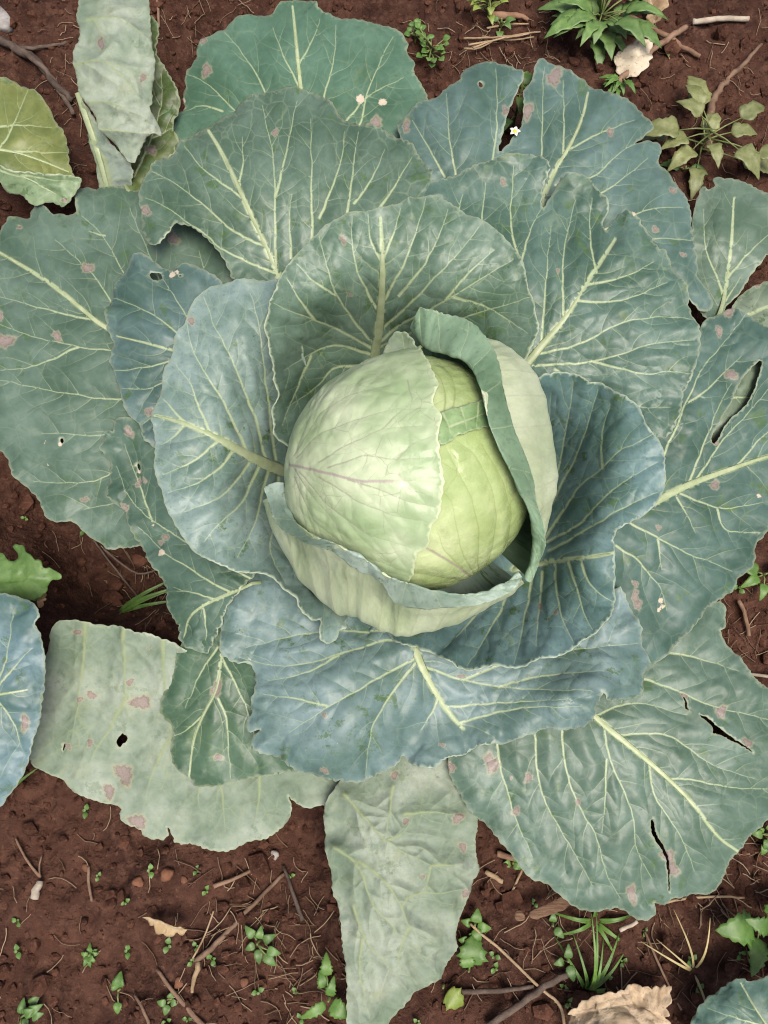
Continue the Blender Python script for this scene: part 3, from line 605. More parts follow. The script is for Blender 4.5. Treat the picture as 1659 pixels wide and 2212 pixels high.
# --- inner rosette ----------------------------------------------------
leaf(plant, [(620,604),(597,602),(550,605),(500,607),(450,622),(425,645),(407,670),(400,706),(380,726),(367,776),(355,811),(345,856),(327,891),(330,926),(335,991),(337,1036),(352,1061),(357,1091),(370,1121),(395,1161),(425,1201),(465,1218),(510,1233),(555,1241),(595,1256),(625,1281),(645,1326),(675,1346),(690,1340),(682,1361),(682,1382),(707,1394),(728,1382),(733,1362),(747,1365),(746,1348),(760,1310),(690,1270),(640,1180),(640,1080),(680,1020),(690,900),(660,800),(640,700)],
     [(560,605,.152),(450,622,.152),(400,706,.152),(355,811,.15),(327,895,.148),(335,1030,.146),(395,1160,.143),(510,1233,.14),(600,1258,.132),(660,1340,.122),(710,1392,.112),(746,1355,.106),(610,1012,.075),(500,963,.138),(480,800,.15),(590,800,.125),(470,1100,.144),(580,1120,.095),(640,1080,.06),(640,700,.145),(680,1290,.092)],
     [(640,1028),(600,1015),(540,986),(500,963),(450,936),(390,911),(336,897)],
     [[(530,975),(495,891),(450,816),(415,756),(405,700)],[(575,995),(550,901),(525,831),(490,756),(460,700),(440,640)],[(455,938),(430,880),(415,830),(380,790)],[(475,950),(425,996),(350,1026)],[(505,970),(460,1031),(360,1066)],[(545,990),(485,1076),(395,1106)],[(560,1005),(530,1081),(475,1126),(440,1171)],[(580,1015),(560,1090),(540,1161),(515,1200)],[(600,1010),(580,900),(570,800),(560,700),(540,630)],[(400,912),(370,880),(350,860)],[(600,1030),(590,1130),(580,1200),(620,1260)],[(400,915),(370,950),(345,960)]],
     w=(17,2), lw=4.2, tint=(0.265,0.350,0.350), spots=[(414,695,10,.9)], rough_edge=1.6, ruffle=.002,  # pale blue tint carries painted sky sheen on top of the waxy bloom
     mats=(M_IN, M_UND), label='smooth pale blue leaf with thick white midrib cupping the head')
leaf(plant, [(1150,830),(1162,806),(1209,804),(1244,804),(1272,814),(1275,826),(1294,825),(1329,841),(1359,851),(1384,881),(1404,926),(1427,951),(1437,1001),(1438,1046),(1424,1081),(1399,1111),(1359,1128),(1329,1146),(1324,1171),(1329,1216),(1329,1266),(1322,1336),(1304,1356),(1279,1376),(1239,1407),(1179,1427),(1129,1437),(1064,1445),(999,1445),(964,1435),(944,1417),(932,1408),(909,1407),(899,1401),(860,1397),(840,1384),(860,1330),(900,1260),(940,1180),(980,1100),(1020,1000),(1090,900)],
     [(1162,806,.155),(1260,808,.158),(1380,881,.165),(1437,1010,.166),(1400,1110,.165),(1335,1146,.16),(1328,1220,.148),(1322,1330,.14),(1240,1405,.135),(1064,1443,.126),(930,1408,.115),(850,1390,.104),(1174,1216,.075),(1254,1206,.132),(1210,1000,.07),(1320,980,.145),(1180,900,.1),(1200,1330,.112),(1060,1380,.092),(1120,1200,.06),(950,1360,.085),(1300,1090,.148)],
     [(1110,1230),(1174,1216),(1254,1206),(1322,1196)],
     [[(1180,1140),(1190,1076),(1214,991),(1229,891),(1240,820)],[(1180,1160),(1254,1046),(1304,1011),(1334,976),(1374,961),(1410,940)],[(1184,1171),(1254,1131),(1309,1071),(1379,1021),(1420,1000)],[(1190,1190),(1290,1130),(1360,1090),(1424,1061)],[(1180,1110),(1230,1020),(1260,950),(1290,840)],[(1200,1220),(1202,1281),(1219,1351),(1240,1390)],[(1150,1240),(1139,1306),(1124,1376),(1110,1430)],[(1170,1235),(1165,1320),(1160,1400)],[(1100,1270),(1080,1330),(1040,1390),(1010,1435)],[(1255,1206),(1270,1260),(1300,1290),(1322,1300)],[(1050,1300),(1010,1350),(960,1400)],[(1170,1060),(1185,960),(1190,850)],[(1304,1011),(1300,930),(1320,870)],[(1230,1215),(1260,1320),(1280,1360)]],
     w=(8,2.4), lw=4.0, tint=(0.185,0.282,0.305), spots=[(1168,1310,6,1.4),(1203,1326,5,1.4)], rough_edge=1.8, ruffle=.0025,  # bluish sky sheen is painted into this tint along with the bloom
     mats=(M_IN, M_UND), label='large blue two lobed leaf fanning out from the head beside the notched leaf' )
leaf(plant, [(570,691),(577,741),(582,801),(595,861),(587,886),(587,931),(605,951),(625,976),(642,998),(690,960),(760,880),(850,840),(1000,830),(1100,830),(1132,795),(1142,776),(1157,736),(1165,706),(1162,690),(1154,655),(1139,610),(1132,570),(1114,540),(1089,515),(1064,490),(1029,472),(994,455),(964,430),(929,422),(894,425),(864,442),(829,450),(800,457),(750,460),(725,475),(690,495),(670,520),(640,550),(605,595),(585,645)],
     [(570,691,.182),(585,800,.178),(590,920,.168),(640,996,.145),(605,595,.186),(690,495,.19),(800,457,.192),(930,422,.192),(1064,490,.19),(1139,610,.186),(1164,706,.18),(1135,792,.165),(812,755,.078),(820,640,.148),(825,550,.182),(700,640,.17),(960,620,.172),(690,770,.1),(1050,700,.15),(650,890,.13),(760,870,.06),(1000,820,.075)],
     [(806,800),(813,752),(820,700),(826,620),(826,540),(822,470)],
     [[(822,715),(870,670),(920,620),(990,550),(1035,490)],[(820,735),(880,690),(960,650),(1050,595),(1110,560)],[(815,750),(890,715),(990,690),(1090,660),(1145,640)],[(808,745),(770,700),(725,640),(700,560),(690,510)],[(803,752),(750,720),(680,690),(620,670),(590,655)],[(798,765),(725,740),(670,765),(610,800)],[(824,660),(870,580),(900,500),(920,430)],[(822,680),(780,610),(760,540),(760,470)],[(780,790),(720,790),(680,840),(620,880)],[(980,640),(1050,660),(1140,720)],[(860,640),(930,560),(970,450)],[(960,650),(1000,600),(1070,540)],[(826,560),(850,510),(865,450)],[(680,690),(640,640),(620,600)],[(725,640),(680,610),(640,570)],[(826,570),(800,520),(795,465)],[(670,770),(640,840),(610,920)]],
     w=(13,2), lw=4.0, tint=(0.180,0.258,0.215), spots=[(741,519,8,1.3),(755,636,5)], rough_edge=1.4, ruffle=.002, rufl=60,
     mats=(M_IN, M_UND), label='round cupped leaf standing up behind the head with fan of veins')

# --- the head ---------------------------------------------------------
def head_material(name, c_lo, c_hi, vein, patch, dirn=(0.6, -0.8), rough=0.38):
    t = NT(name); co = t.attr('co', 'Vector'); vn = t.attr('vein'); ed = t.attr('edge')
    n1 = t.noise(co, 0.8, 3); n2 = t.noise(co, 4, 4, .6); n3 = t.noise(co, 26, 3)
    b = t.mix(t.step(n1, 0.3, 0.72), c_lo, c_hi)
    b = t.mix(1.0, b, t.mix(n2, (0.84, 0.86, 0.82), (1.14, 1.12, 1.12)), 'MULTIPLY')
    b = t.mix(t.math('MULTIPLY', t.step(t.noise(co, 1.3, 5, .7), 0.6, 0.68), patch), b, (0.15, 0.22, 0.075))
    dco = t.vmix(co, t.noise(co, 4, 2, out=1), 0.1)
    v1 = t.voro(dco, 2.3, 'DISTANCE_TO_EDGE')
    net = t.math('MULTIPLY', t.step(v1, 0, 0.03, 1, 0), t.step(t.noise(co, 1.2, 2), 0.45, 0.65))
    b = t.mix(t.math('MULTIPLY', net, 0.55), b, vein)
    b = t.mix(t.math('MULTIPLY', t.step(vn, 0.2, 0.85), 0.62), b, vein)
    b = t.mix(t.step(t.attr('spot'), .2, .9, 0, .55), b, (0.33, 0.24, 0.27))
    b = t.mix(t.math('MULTIPLY', ed, 0.8), b, (0.52, 0.58, 0.36))
    h = t.math('ADD', t.math('MULTIPLY', t.step(v1, 0, .35), .6), t.math('MULTIPLY', n2, .8))
    nb = t.bump(n3, .12, .0006, t.bump(h, 0.45, 0.0012))
    t.b.inputs['Subsurface Weight'].default_value = 0.0
    return t.done(b, t.math('ADD', t.math('MULTIPLY', n2, .2), rough - .08), 0.5, nb)
M_HEAD1 = head_material('head_outer', (0.25, 0.345, 0.185), (0.47, 0.535, 0.37), (0.23, 0.225, 0.165), 0.08)
M_HEAD2 = head_material('head_inner', (0.29, 0.375, 0.155), (0.45, 0.52, 0.285), (0.20, 0.25, 0.075), 0.2, rough=0.25)

HA = CAM - HEAD_C; HA /= np.linalg.norm(HA)
HE1 = rgt - HA * (rgt @ HA); HE1 /= np.linalg.norm(HE1); HE2 = np.cross(HA, HE1)
KS = 258.0
def head_map(scale=1.0, off=0.0):
    def f(P):
        r = np.hypot(P[:, 0], P[:, 1]) + 1e-9; th = r / KS; c = P[:, 0] / r; s = P[:, 1] / r
        d = np.cos(th)[:, None] * HA + np.sin(th)[:, None] * (c[:, None] * HE1 - s[:, None] * HE2)
        R0 = HEAD_R * scale * (1 + 0.018 * np.sin(2 * np.arctan2(P[:, 1], P[:, 0]) + 1.9) * np.sin(th) ** 2) + off
        return HEAD_C + d * R0[:, None]
    return f

def to_head(pl, dense=True):
    P = np.asarray(pl, float)
    if dense: P = resample(P, 14)
    d = fwd[None] + rgt[None] * ((P[:, 0] - W / 2) / FP)[:, None] + upv[None] * ((H / 2 - P[:, 1]) / FP)[:, None]
    d /= np.linalg.norm(d, axis=1)[:, None]; oc = CAM - HEAD_C
    b = d @ oc; cc = oc @ oc - HEAD_R ** 2; D = b * b - cc
    t = -b - np.sqrt(np.clip(D, 0, None)); q = oc + d * t[:, None]; q /= np.linalg.norm(q, axis=1)[:, None]
    th = np.arccos(np.clip(q @ HA, -1, 1)); ph = np.arctan2(-(q @ HE2), q @ HE1)
    return np.stack([np.cos(ph) * th * KS, np.sin(ph) * th * KS], 1)

def pol(th, ph): return (KS * R(th) * math.cos(R(ph)), KS * R(th) * math.sin(R(ph)))

head = empty('head', HEAD_C - (0, 0, HEAD_R)); head.parent = plant; head.matrix_parent_inverse = Matrix.Translation(-plant.location)
head['label'] = 'tight round pale green cabbage head'
def hbuild(outline, mats, veins, off, **kw):
    kw.setdefault('vscale', 1.3)
    o = build_leaf('head_leaf', None, outline, head_map(1.0, off), veins, mats=mats, **kw)
    o.parent = head; o.matrix_parent_inverse = Matrix.Translation(-HEAD_C + np.array([0, 0, HEAD_R]))
    return o
HV = lambda pls, w0, w1, lev=1: [(to_head(p), w0, w1, lev) for p in pls]
in_v = HV([[(1040,1262),(985,1222),(930,1190),(890,1170)]], 4.5, 3.5, 1) + HV([[(1036,1260),(1033,1200),(1035,1150),(1020,1080),(985,1010),(960,960)],[(1036,1258),(1000,1200),(985,1130),(975,1080)],[(1040,1258),(1065,1180),(1072,1110),(1060,1050),(1025,980),(985,950)],[(1045,1255),(1095,1180),(1105,1110),(1085,1040),(1040,960)],[(1040,1262),(960,1250),(890,1240)],[(960,890),(962,850),(950,810),(930,790)],[(978,885),(985,850),(975,810),(955,785)],[(1000,1230),(960,1190),(945,1150)]], 2.4, 1.2)
inner = hbuild([pol(150, a) for a in range(0, 360, 10)], (M_HEAD2, M_HEAD2), in_v, 0.0, spacing=8, branch=False, pucker=.0007, corr=.0008, ruffle=0, rough_edge=0, thick=.001, hump=.0012, spots=[(float(x), float(y), 2.8) for x, y in resample(to_head([(1030,1256),(985,1222),(930,1190),(890,1170)]), 3)], label='smooth yellow green inner leaf wrapped tightly round the head')
edge1 = [(905,764),(908,785),(924,802),(934,823),(943,852),(932,873),(932,890),(947,902),(949,923),(940,944),(945,973),(947,1002),(955,1040),(945,1086),(940,1111),(926,1127),(927,1157),(922,1173),(900,1178),(897,1198),(890,1223),(884,1236),(865,1252),(862,1266)]
out1 = [tuple(p) for p in to_head(edge1)] + [pol(96, 96), pol(112, 120), pol(125, 150), pol(128, 180), pol(125, 210), pol(115, 240), pol(104, 265), pol(92, 276)]
v1 = HV([[(640,1005),(690,1016),(740,1028),(790,1040),(860,1038),(945,1034)]], 3.6, 1.8, 1) + HV([[(700,1000),(745,970),(800,945),(830,930),(910,925)],[(720,1010),(790,985),(860,995),(940,990)],[(655,990),(700,940),(780,910),(850,890),(920,890)],[(650,985),(700,900),(760,860),(840,840)],[(760,1035),(830,1060),(900,1085),(935,1090)],[(700,1030),(780,1080),(850,1110),(920,1120)],[(660,1020),(720,1090),(800,1150),(890,1175)],[(650,1030),(690,1120),(770,1190),(880,1225)],[(648,1010),(680,1060),(730,1120),(760,1190)],[(655,975),(690,880),(740,820),(800,780)],[(830,930),(860,900),(900,870)],[(860,995),(890,960),(930,950)],[(880,830),(890,870),(885,910)]], 1.9, 1.0)
o1 = hbuild(out1, (M_HEAD1, M_HEAD2), v1, 0.0036, spacing=6, pucker=.0009, corr=.001, ruffle=0.0, rough_edge=2.0, hump=.0012, branch=True, spots=[(float(x), float(y), 2.8) for x, y in resample(to_head([(640,1005),(690,1016),(740,1028),(790,1040),(850,1039)]), 3)],
     lift=lambda P, d: 0.0035 * np.exp(-d / 22.0) * (P[:, 0] > -60), label='whitish green outer head leaf with thin purple midrib')
hbuild([tuple(p) for p in to_head([(936,899),(960,892),(1008,880),(1052,872),(1078,880),(1080,920),(1058,924),(1022,933),(978,948),(966,960),(940,962),(934,930),(936,899)])],
     (M_UP, M_UND), HV([[(952,895),(970,945)],[(990,885),(1000,935)],[(1025,880),(1020,930)],[(965,930),(1050,895)]], 2.2, 1.2), 0.0045, spacing=5, tint=(0.33,0.46,0.25), ruffle=.001, branch=False, pucker=.001, label='small green flap of leaf folded across the head')
ft = build_leaf('head_leaf', None, [(826,775),(832,761),(843,735),(853,720),(870,714),(886,724),(899,745),(909,768),(905,792),(870,785)], px_map([(832,775,.213),(853,720,.216),(886,724,.22),(908,775,.226),(870,785,.222)]),
     [([(880,780),(872,745),(868,718)], 2, 1, 1)], mats=(M_UND, M_UP), spacing=5, ruffle=.001, branch=False, tint=(0.19,0.26,0.13), label='upturned tip of the outer head leaf')
ft.parent = head; ft.matrix_parent_inverse = Matrix.Translation(-HEAD_C + np.array([0, 0, HEAD_R]))

def wrap_mat(name, c1, c2, vein):
    t = NT(name); co = t.attr('co', 'Vector'); n1 = t.noise(co, 0.9, 4); n2 = t.noise(co, 9, 4, .65)
    c = t.mix(t.step(n1, .3, .7), c1, c2)
    c = t.mix(1.0, c, t.mix(n2, (.8, .8, .76), (1.16, 1.16, 1.15)), 'MULTIPLY')
    c = t.mix(t.math('MULTIPLY', t.step(t.attr('vein'), .2, .95), .6), c, vein)
    c = t.mix(t.math('MULTIPLY', t.attr('edge'), .7), c, (.45, .48, .33))
    return t.done(c, .5, .4, t.bump(t.math('ADD', n1, t.math('MULTIPLY', n2, .5)), .7, .002))
M_WRAP = wrap_mat('wrapper_back', (0.31, 0.385, 0.22), (0.49, 0.55, 0.385), (0.34, 0.38, 0.24))
M_WRAP2 = wrap_mat('wrapper_back_pale', (0.43, 0.505, 0.325), (0.57, 0.625, 0.46), (0.42, 0.43, 0.33))
# --- the two cupped wrapper leaves round the head ----------------------
def sphere_z(x, y):
    d = fwd + rgt * (x - W / 2) / FP + upv * (H / 2 - y) / FP; d = d / np.linalg.norm(d); oc = CAM - HEAD_C
    b = d @ oc; D = b * b - (oc @ oc - (HEAD_R + .005) ** 2)
    return None if D < 0 else (CAM + d * (-b - math.sqrt(D)))[2]
def wrap_rows(rows, zs, clear):
    G = []
    for r, zr, cl in zip(rows, zs, clear):
        L = []
        for (x, y), z in zip(r, zr):
            if cl is not None:
                s = sphere_z(x, y)
                if s is not None: z = max(z, s + cl)
            L.append([x, y, z])
        if cl is not None:
            zz = np.array([q[2] for q in L]); zp = np.pad(zz, 1, 'edge'); zz = np.maximum(zz, .25 * zp[:-2] + .5 * zz + .25 * zp[2:])
            for q, z in zip(L, zz): q[2] = z
        G.append([at(*q) for q in L])
    return G
def wrapper(rows, zs, clear, tint, veins, label, su=70, sv=55, flip=False, **kw):
    G = wrap_rows(rows, zs, clear); nc = len(rows[0]); nr = len(rows)
    outl = [(0, 0), ((nc - 1) * su, 0), ((nc - 1) * su, (nr - 1) * sv), (0, (nr - 1) * sv)]
    outl = resample(outl, 20, True)
    return build_leaf('wrapper_leaf', plant, outl, loft_map(G, su, sv), veins, tint=tint, spacing=4.5, rough_edge=2.2, flip=flip, label=label, thick=.00025, **kw)
# row 0 = stalk end below, row 1 = bulge, row 2 = fold next to the head, row 3 = free margin rolled outwards
I_margin = [(572,1052),(590,1120),(640,1162),(711,1186),(771,1225),(826,1257),(864,1306),(953,1311),(1045,1299),(1101,1280),(1129,1246)]
I_crease = [(612,1044),(622,1100),(662,1146),(725,1176),(788,1208),(835,1244),(885,1260),(955,1280),(1035,1282),(1085,1262),(1120,1240)]
I_mid = [(588,1070),(603,1130),(652,1192),(716,1225),(772,1262),(826,1300),(872,1330),(955,1325),(1042,1300),(1096,1278),(1126,1250)]
I_base = [(585,1085),(600,1150),(655,1250),(722,1314),(772,1334),(822,1362),(872,1372),(952,1350),(1035,1312),(1090,1288),(1125,1258)]
I_root = [(x + (900 - x) * .62, y + (1090 - y) * .62) for x, y in I_base]
nI = len(I_margin)
wv = [([(i * 70 + dx, 60), (i * 70 + dx * .6, 130), (i * 70, 215)], 3.0, 1.2, 1) for i, dx in zip(range(nI), [150, 120, 90, 60, 20, 0, -20, -60, -90, -120, -150])]
wrapper([I_root, I_base, I_mid, I_crease, I_margin], [[.09] * nI, [.128, .128, .125, .12, .119, .118, .118, .12, .125, .13, .14], [.165, .17, .17, .168, .165, .163, .165, .17, .175, .175, .175], [.182, .192, .2, .2, .2, .2, .198, .196, .192, .188, .184], [.176, .186, .194, .198, .2, .2, .196, .192, .188, .186, .186]],
        [None, None, .012, .016, .015], (0.42, 0.52, 0.47), wv, 'pale wrapper leaf cupping the head from below with a rolled blue rim', flip=False, corr=.0012, pucker=.0012, ruffle=.0012, mats=(M_UP, M_WRAP))
J_margin = [(905,664),(948,672),(1014,694),(1063,752),(1083,823),(1106,920),(1147,1019),(1165,1103),(1179,1175),(1163,1215),(1146,1258)]
J_crease = [(888,708),(915,752),(975,768),(1013,788),(1041,845),(1060,925),(1106,1025),(1142,1100),(1154,1155),(1150,1212),(1136,1250)]
J_mid = [(900,700),(950,735),(1035,742),(1095,768),(1135,828),(1156,922),(1174,1018),(1172,1092),(1164,1150),(1152,1205),(1138,1246)]
J_base = [(905,690),(960,715),(1050,745),(1110,780),(1158,835),(1182,925),(1194,1019),(1184,1085),(1168,1150),(1152,1205),(1138,1246)]
J_root = [(x + (930 - x) * .62, y + (1060 - y) * .62) for x, y in J_base]
nJ = len(J_margin)
wvj = [([(i * 70 + dx, 70), (i * 70 + dx * .5, 150), (i * 70, 215)], 2.6, 1.2, 1) for i, dx in zip(range(nJ), [170, 130, 100, 60, 30, 0, -30, -60, -90, -120, -150])]
wrapper([J_root, J_base, J_mid, J_crease, J_margin], [[.092] * nJ, [.15, .148, .142, .135, .132, .132, .135, .14, .145, .15, .15], [.19, .195, .2, .206, .208, .206, .202, .197, .19, .18, .172], [.205, .215, .228, .238, .246, .248, .24, .226, .21, .195, .184], [.224, .228, .234, .239, .242, .242, .234, .222, .21, .195, .183]],
        [None, None, .012, .012, .012], (0.29, 0.41, 0.30), wvj, 'whitish wrapper leaf with rolled green rim standing along the head', flip=True, corr=.0003, pucker=.0008, ruffle=.0006, mats=(M_UP, M_WRAP2))
# ================================================================== NEIGHBOURING CABBAGES
def neighbour(x, y, label):
    p = ground_at(x, y); return empty('cabbage_plant', p, label, 'cabbage', None)
nA = neighbour(235, 470, 'neighbouring cabbage with one leaf folded over its pale back')
WL = [(163,-60),(163,0),(160,58),(163,76),(155,131),(153,163),(166,198),(181,222),(201,257),(216,277),(251,324),(286,359),(300,330),(312,306),(321,289),(335,287),(356,302),(347,271),(330,248),(320,228),(331,225),(335,187),(335,152),(338,117),(327,87),(327,44),(322,0),(320,-60)]
leaf(nA, WL, [(163,-60,.125),(160,60,.128),(153,160,.125),(200,257,.115),(286,359,.095),(356,300,.1),(335,150,.125),(325,0,.12),(240,100,.138),(250,240,.125)],
     None, [[(158,140),(210,128),(260,145),(335,170)],[(190,222),(240,220),(300,250),(335,270)],[(185,40),(250,32),(290,60),(327,90)],[(215,278),(270,285),(330,290)],[(240,145),(280,180),(300,215)],[(200,40),(220,75),(240,95)]], under=True, tint=(0.29,0.345,0.29), spots=[(213,86,12,1.2),(310,165,8,1.4)], stem=False, pucker=.003,
     label='folded leaf showing its pale back')
leaf(nA, [(322,30),(344,58),(344,87),(337,117),(362,155),(388,201),(387,242),(372,270),(395,320),(330,370),(309,415),(280,430),(262,380),(250,300),(240,200),(260,100)],
     [(330,50,.095),(388,201,.08),(385,300,.07),(309,410,.06),(250,300,.075),(250,120,.095)], None, [[(290,380),(330,300),(350,220),(350,160)],[(330,300),(370,280)]], tint=(0.11,0.145,0.05), spots=[(327,325,13,.9)], stem=False,
     label='olive green lower half of the folded leaf')
leaf(nA, [(164,195),(178,242),(187,292),(204,356),(220,425),(232,470),(275,470),(282,405),(288,362),(251,324),(216,277),(195,240)], [(166,200,.112),(204,356,.08),(225,450,.045),(284,365,.082),(278,450,.05),(216,277,.098),(250,340,.088)],
     [(168,200),(184,250),(205,310),(225,380),(245,465)], [], w=(7,11), tint=(0.20,0.26,0.26), stem=False, under=True, label='stalk end of the folded leaf')
nB = neighbour(-70, 380, 'neighbouring cabbage whose lower leaf has turned yellow')
leaf(nB, [(-60,170),(0,175),(20,176),(60,190),(98,222),(118,258),(133,290),(147,318),(148,340),(156,370),(160,395),(90,400),(0,380),(-70,380)],
     [(-60,170,.06),(60,190,.06),(133,290,.055),(158,390,.05),(-60,360,.07),(50,290,.072)], [(-60,320),(0,322),(60,335),(150,372)], [[(0,275),(60,268),(110,275)],[(0,322),(40,250),(60,195)],[(30,325),(100,330),(145,330)]], w=(3,1), tint=(0.25,0.275,0.11), stem=False,
     label='yellowing leaf blade')
leaf(nB, [(-60,340),(0,354),(29,367),(87,376),(146,376),(176,385),(172,400),(155,426),(137,449),(122,440),(105,435),(79,446),(58,423),(15,417),(9,400),(3,388),(-60,380)],
     [(-60,345,.085),(29,367,.085),(146,376,.078),(174,390,.07),(137,447,.06),(60,423,.065),(0,388,.075)], [(-50,350),(20,372),(70,390),(120,420)], [[(40,378),(100,385),(160,392)]], w=(2.5,1), tint=(0.25,0.335,0.21), spots=[(140,432,8,.8)], stem=False,
     label='pale green folded lip of the yellowing leaf')
nC = neighbour(-150, 1520, 'neighbouring cabbage reaching in with one smooth blue leaf')
leaf(nC, [(-120,1290),(0,1284),(42,1287),(73,1301),(87,1315),(90,1332),(76,1347),(90,1366),(96,1394),(97,1450),(93,1506),(87,1562),(73,1605),(59,1655),(42,1695),(17,1725),(0,1745),(-80,1790),(-140,1500)],
     [(-100,1300,.08),(42,1288,.09),(90,1330,.092),(97,1450,.09),(87,1562,.085),(42,1695,.07),(-20,1760,.065),(-100,1550,.085),(20,1480,.1)], [(-120,1520),(-60,1510),(0,1500),(60,1490)], [[(-20,1505),(8,1450),(20,1390),(30,1330)],[(0,1480),(40,1430),(70,1400)],[(-10,1505),(30,1560),(50,1620)]], w=(4,1.2), tint=(0.175,0.262,0.300), spots=[(55,1560,11,1.7)], stem=False,
     label='smooth blue leaf')
nD = neighbour(1800, 2330, 'neighbouring cabbage with only a serrated bluish leaf edge reaching over the soil')
leaf(nD, [(1492,2202),(1506,2187),(1512,2175),(1520,2171),(1535,2149),(1545,2147),(1554,2137),(1575,2130),(1583,2123),(1602,2118),(1614,2126),(1621,2123),(1636,2120),(1659,2109),(1740,2090),(1780,2300),(1560,2320),(1495,2260)],
     [(1492,2202,.045),(1554,2137,.05),(1659,2109,.05),(1740,2250,.06),(1580,2280,.055),(1600,2180,.062)], [(1720,2300),(1660,2220),(1620,2160),(1600,2125)], [[(1660,2220),(1590,2200),(1530,2180)],[(1680,2240),(1680,2180),(1670,2120)]], w=(3,1.2), tint=(0.15,0.235,0.215), stem=False, rough_edge=3)

# ================================================================== WEEDS
def leafy_mat(name, c1, c2): return plain_mat(name, c1, c2, 120, .5, .25, .0006, .45)
M_W1 = leafy_mat('weed_green', (0.06,0.125,0.03), (0.10,0.18,0.05)); M_W2 = leafy_mat('weed_yellow', (0.14,0.20,0.03), (0.22,0.28,0.06))
M_W3 = leafy_mat('weed_grey', (0.115,0.135,0.045), (0.20,0.22,0.095)); M_W4 = leafy_mat('weed_bright', (0.055,0.13,0.022), (0.10,0.185,0.04))
M_W5 = leafy_mat('weed_mid', (0.07,0.14,0.035), (0.13,0.215,0.065))
M_STK = leafy_mat('weed_stalk', (0.10,0.14,0.04), (0.17,0.19,0.07)); M_GR = leafy_mat('grass_green', (0.06,0.14,0.02), (0.11,0.2,0.04))

def blade(base, d, L, Wd, droop=.3, fold=.16, lobes=0, n=14, twist=0.0, tipw=.55, bend=0.0, curl=1.0):
    """one leaf: base point, direction, length, width"""
    d = np.array(d, float); d /= np.linalg.norm(d); side = np.cross(d, (0, 0, 1.0)); side /= np.linalg.norm(side) + 1e-9
    upn = np.cross(side, d); side = side * math.cos(twist) + upn * math.sin(twist); upn = np.cross(side, d)
    V = []; F = []; m = 5
    for i in range(n + 1):
        t = i / n; w = Wd * (math.sin(math.pi * min(1, t ** tipw * .97 + .03)) ** .8) * .5 + .0002
        w *= 1 + .07 * math.sin(t * 39.0 + L * 900)
        if lobes: w *= 1 + .16 * math.sin(t * lobes * 6.283)
        c = np.array(base) + d * L * t + side * bend * L * t * t + upn * (.12 * math.sin(t * 3.14) * L * curl) + np.array([0, 0, -droop * L * t * t])
        for j in range(m):
            s = (j / (m - 1) - .5) * 2
            V.append(c + side * w * s + upn * (abs(s) * w * fold))
    for i in range(n):
        for j in range(m - 1): F.append((i * m + j, i * m + j + 1, (i + 1) * m + j + 1, (i + 1) * m + j))
    return V, F
def add_blade(name, parent, mat, *a, **k):
    V, F = blade(*a, **k); o = mesh_obj(name, V, F, mat, parent)
    s = o.modifiers.new('thickness', 'SOLIDIFY'); s.thickness = .0004; s.offset = -1
    return o
def stalk(parent, pts, r, mat=None, name='stem'):
    return tube(name, pts, np.linspace(r, r * .5, len(pts)), mat or M_STK, parent, 6)
def dirv(ang, el): return np.array([math.cos(R(ang)) * math.cos(R(el)), math.sin(R(ang)) * math.cos(R(el)), math.sin(R(el))])

def weed(x, y, label, specs, mat, cat='weed', hgt=.03, group=None, name='weed', sc=.68, **kw):
    """specs: (angle in plan, elevation, stalk length, leaf length, leaf width)"""
    p = ground_at(x, y, -.002); e = empty(name, p, label, cat, group)
    top = p + (0, 0, hgt)
    stalk(e, [p - (0, 0, .004), p + (.001, .001, hgt * .5), top], .0018)
    for (an, el, sl, L, wd) in specs:
        sl *= sc; L *= sc; wd *= sc
        z0 = p + (0, 0, random.uniform(.25, 1) * hgt); d = dirv(an, el); q = z0 + d * sl
        if sl > .006: stalk(e, [z0, z0 + d * sl * .5 + (0, 0, .002), q], .001, name='leaf_stalk')
        add_blade('leaf', e, mat, q - d * .001, dirv(an + random.uniform(-12, 12), el * .5), L, wd, **kw)
    return e
RU = random.uniform
# small round-leaved weed beside the outermost leaf
weed(930, 130, 'small round leaved weed creeping beside the outermost cabbage leaf', [(RU(0,360), RU(15,60), RU(.012,.04), RU(.008,.013), RU(.008,.012)) for _ in range(26)], M_W4, hgt=.02, tipw=.8, droop=.1)
weed(895, 92, 'small sprig of round green leaves touching the outermost leaf edge', [(RU(0,360), RU(15,60), RU(.006,.02), RU(.009,.013), RU(.009,.012)) for _ in range(9)], M_W4, hgt=.016, tipw=.8, droop=.1)
weed(1050, 35, 'yellowish green weed with crowded small leaves in dry straw', [(RU(0,360), RU(15,65), RU(.01,.035), RU(.012,.02), RU(.008,.012)) for _ in range(22)], M_W2, hgt=.025)
weed(1080, 62, 'pair of soft green leaves beside the yellowish weed', [(20,40,.012,.018,.011),(140,35,.01,.015,.01),(260,30,.012,.018,.012),(320,30,.01,.015,.01)], M_W1, hgt=.02)
big = weed(1280, 95, 'tall leafy weed with long toothed leaves beside the split leaf', [(RU(0,360), RU(15,60), RU(.012,.045), RU(.028,.05), RU(.012,.022)) for _ in range(30)] + [(-8,18,.03,.05,.015),(165,20,.03,.05,.02),(185,20,.02,.04,.015),(30,25,.035,.05,.022),(95,55,.03,.045,.026)], M_W5, hgt=.045, lobes=3, droop=.25, sc=.9, fold=.12)
weed(1335, 190, 'low feathery green weed under the long toothed leaves', [(RU(180,360), RU(5,40), RU(.005,.015), RU(.018,.03), RU(.006,.01)) for _ in range(12)], M_W4, hgt=.015, lobes=4)
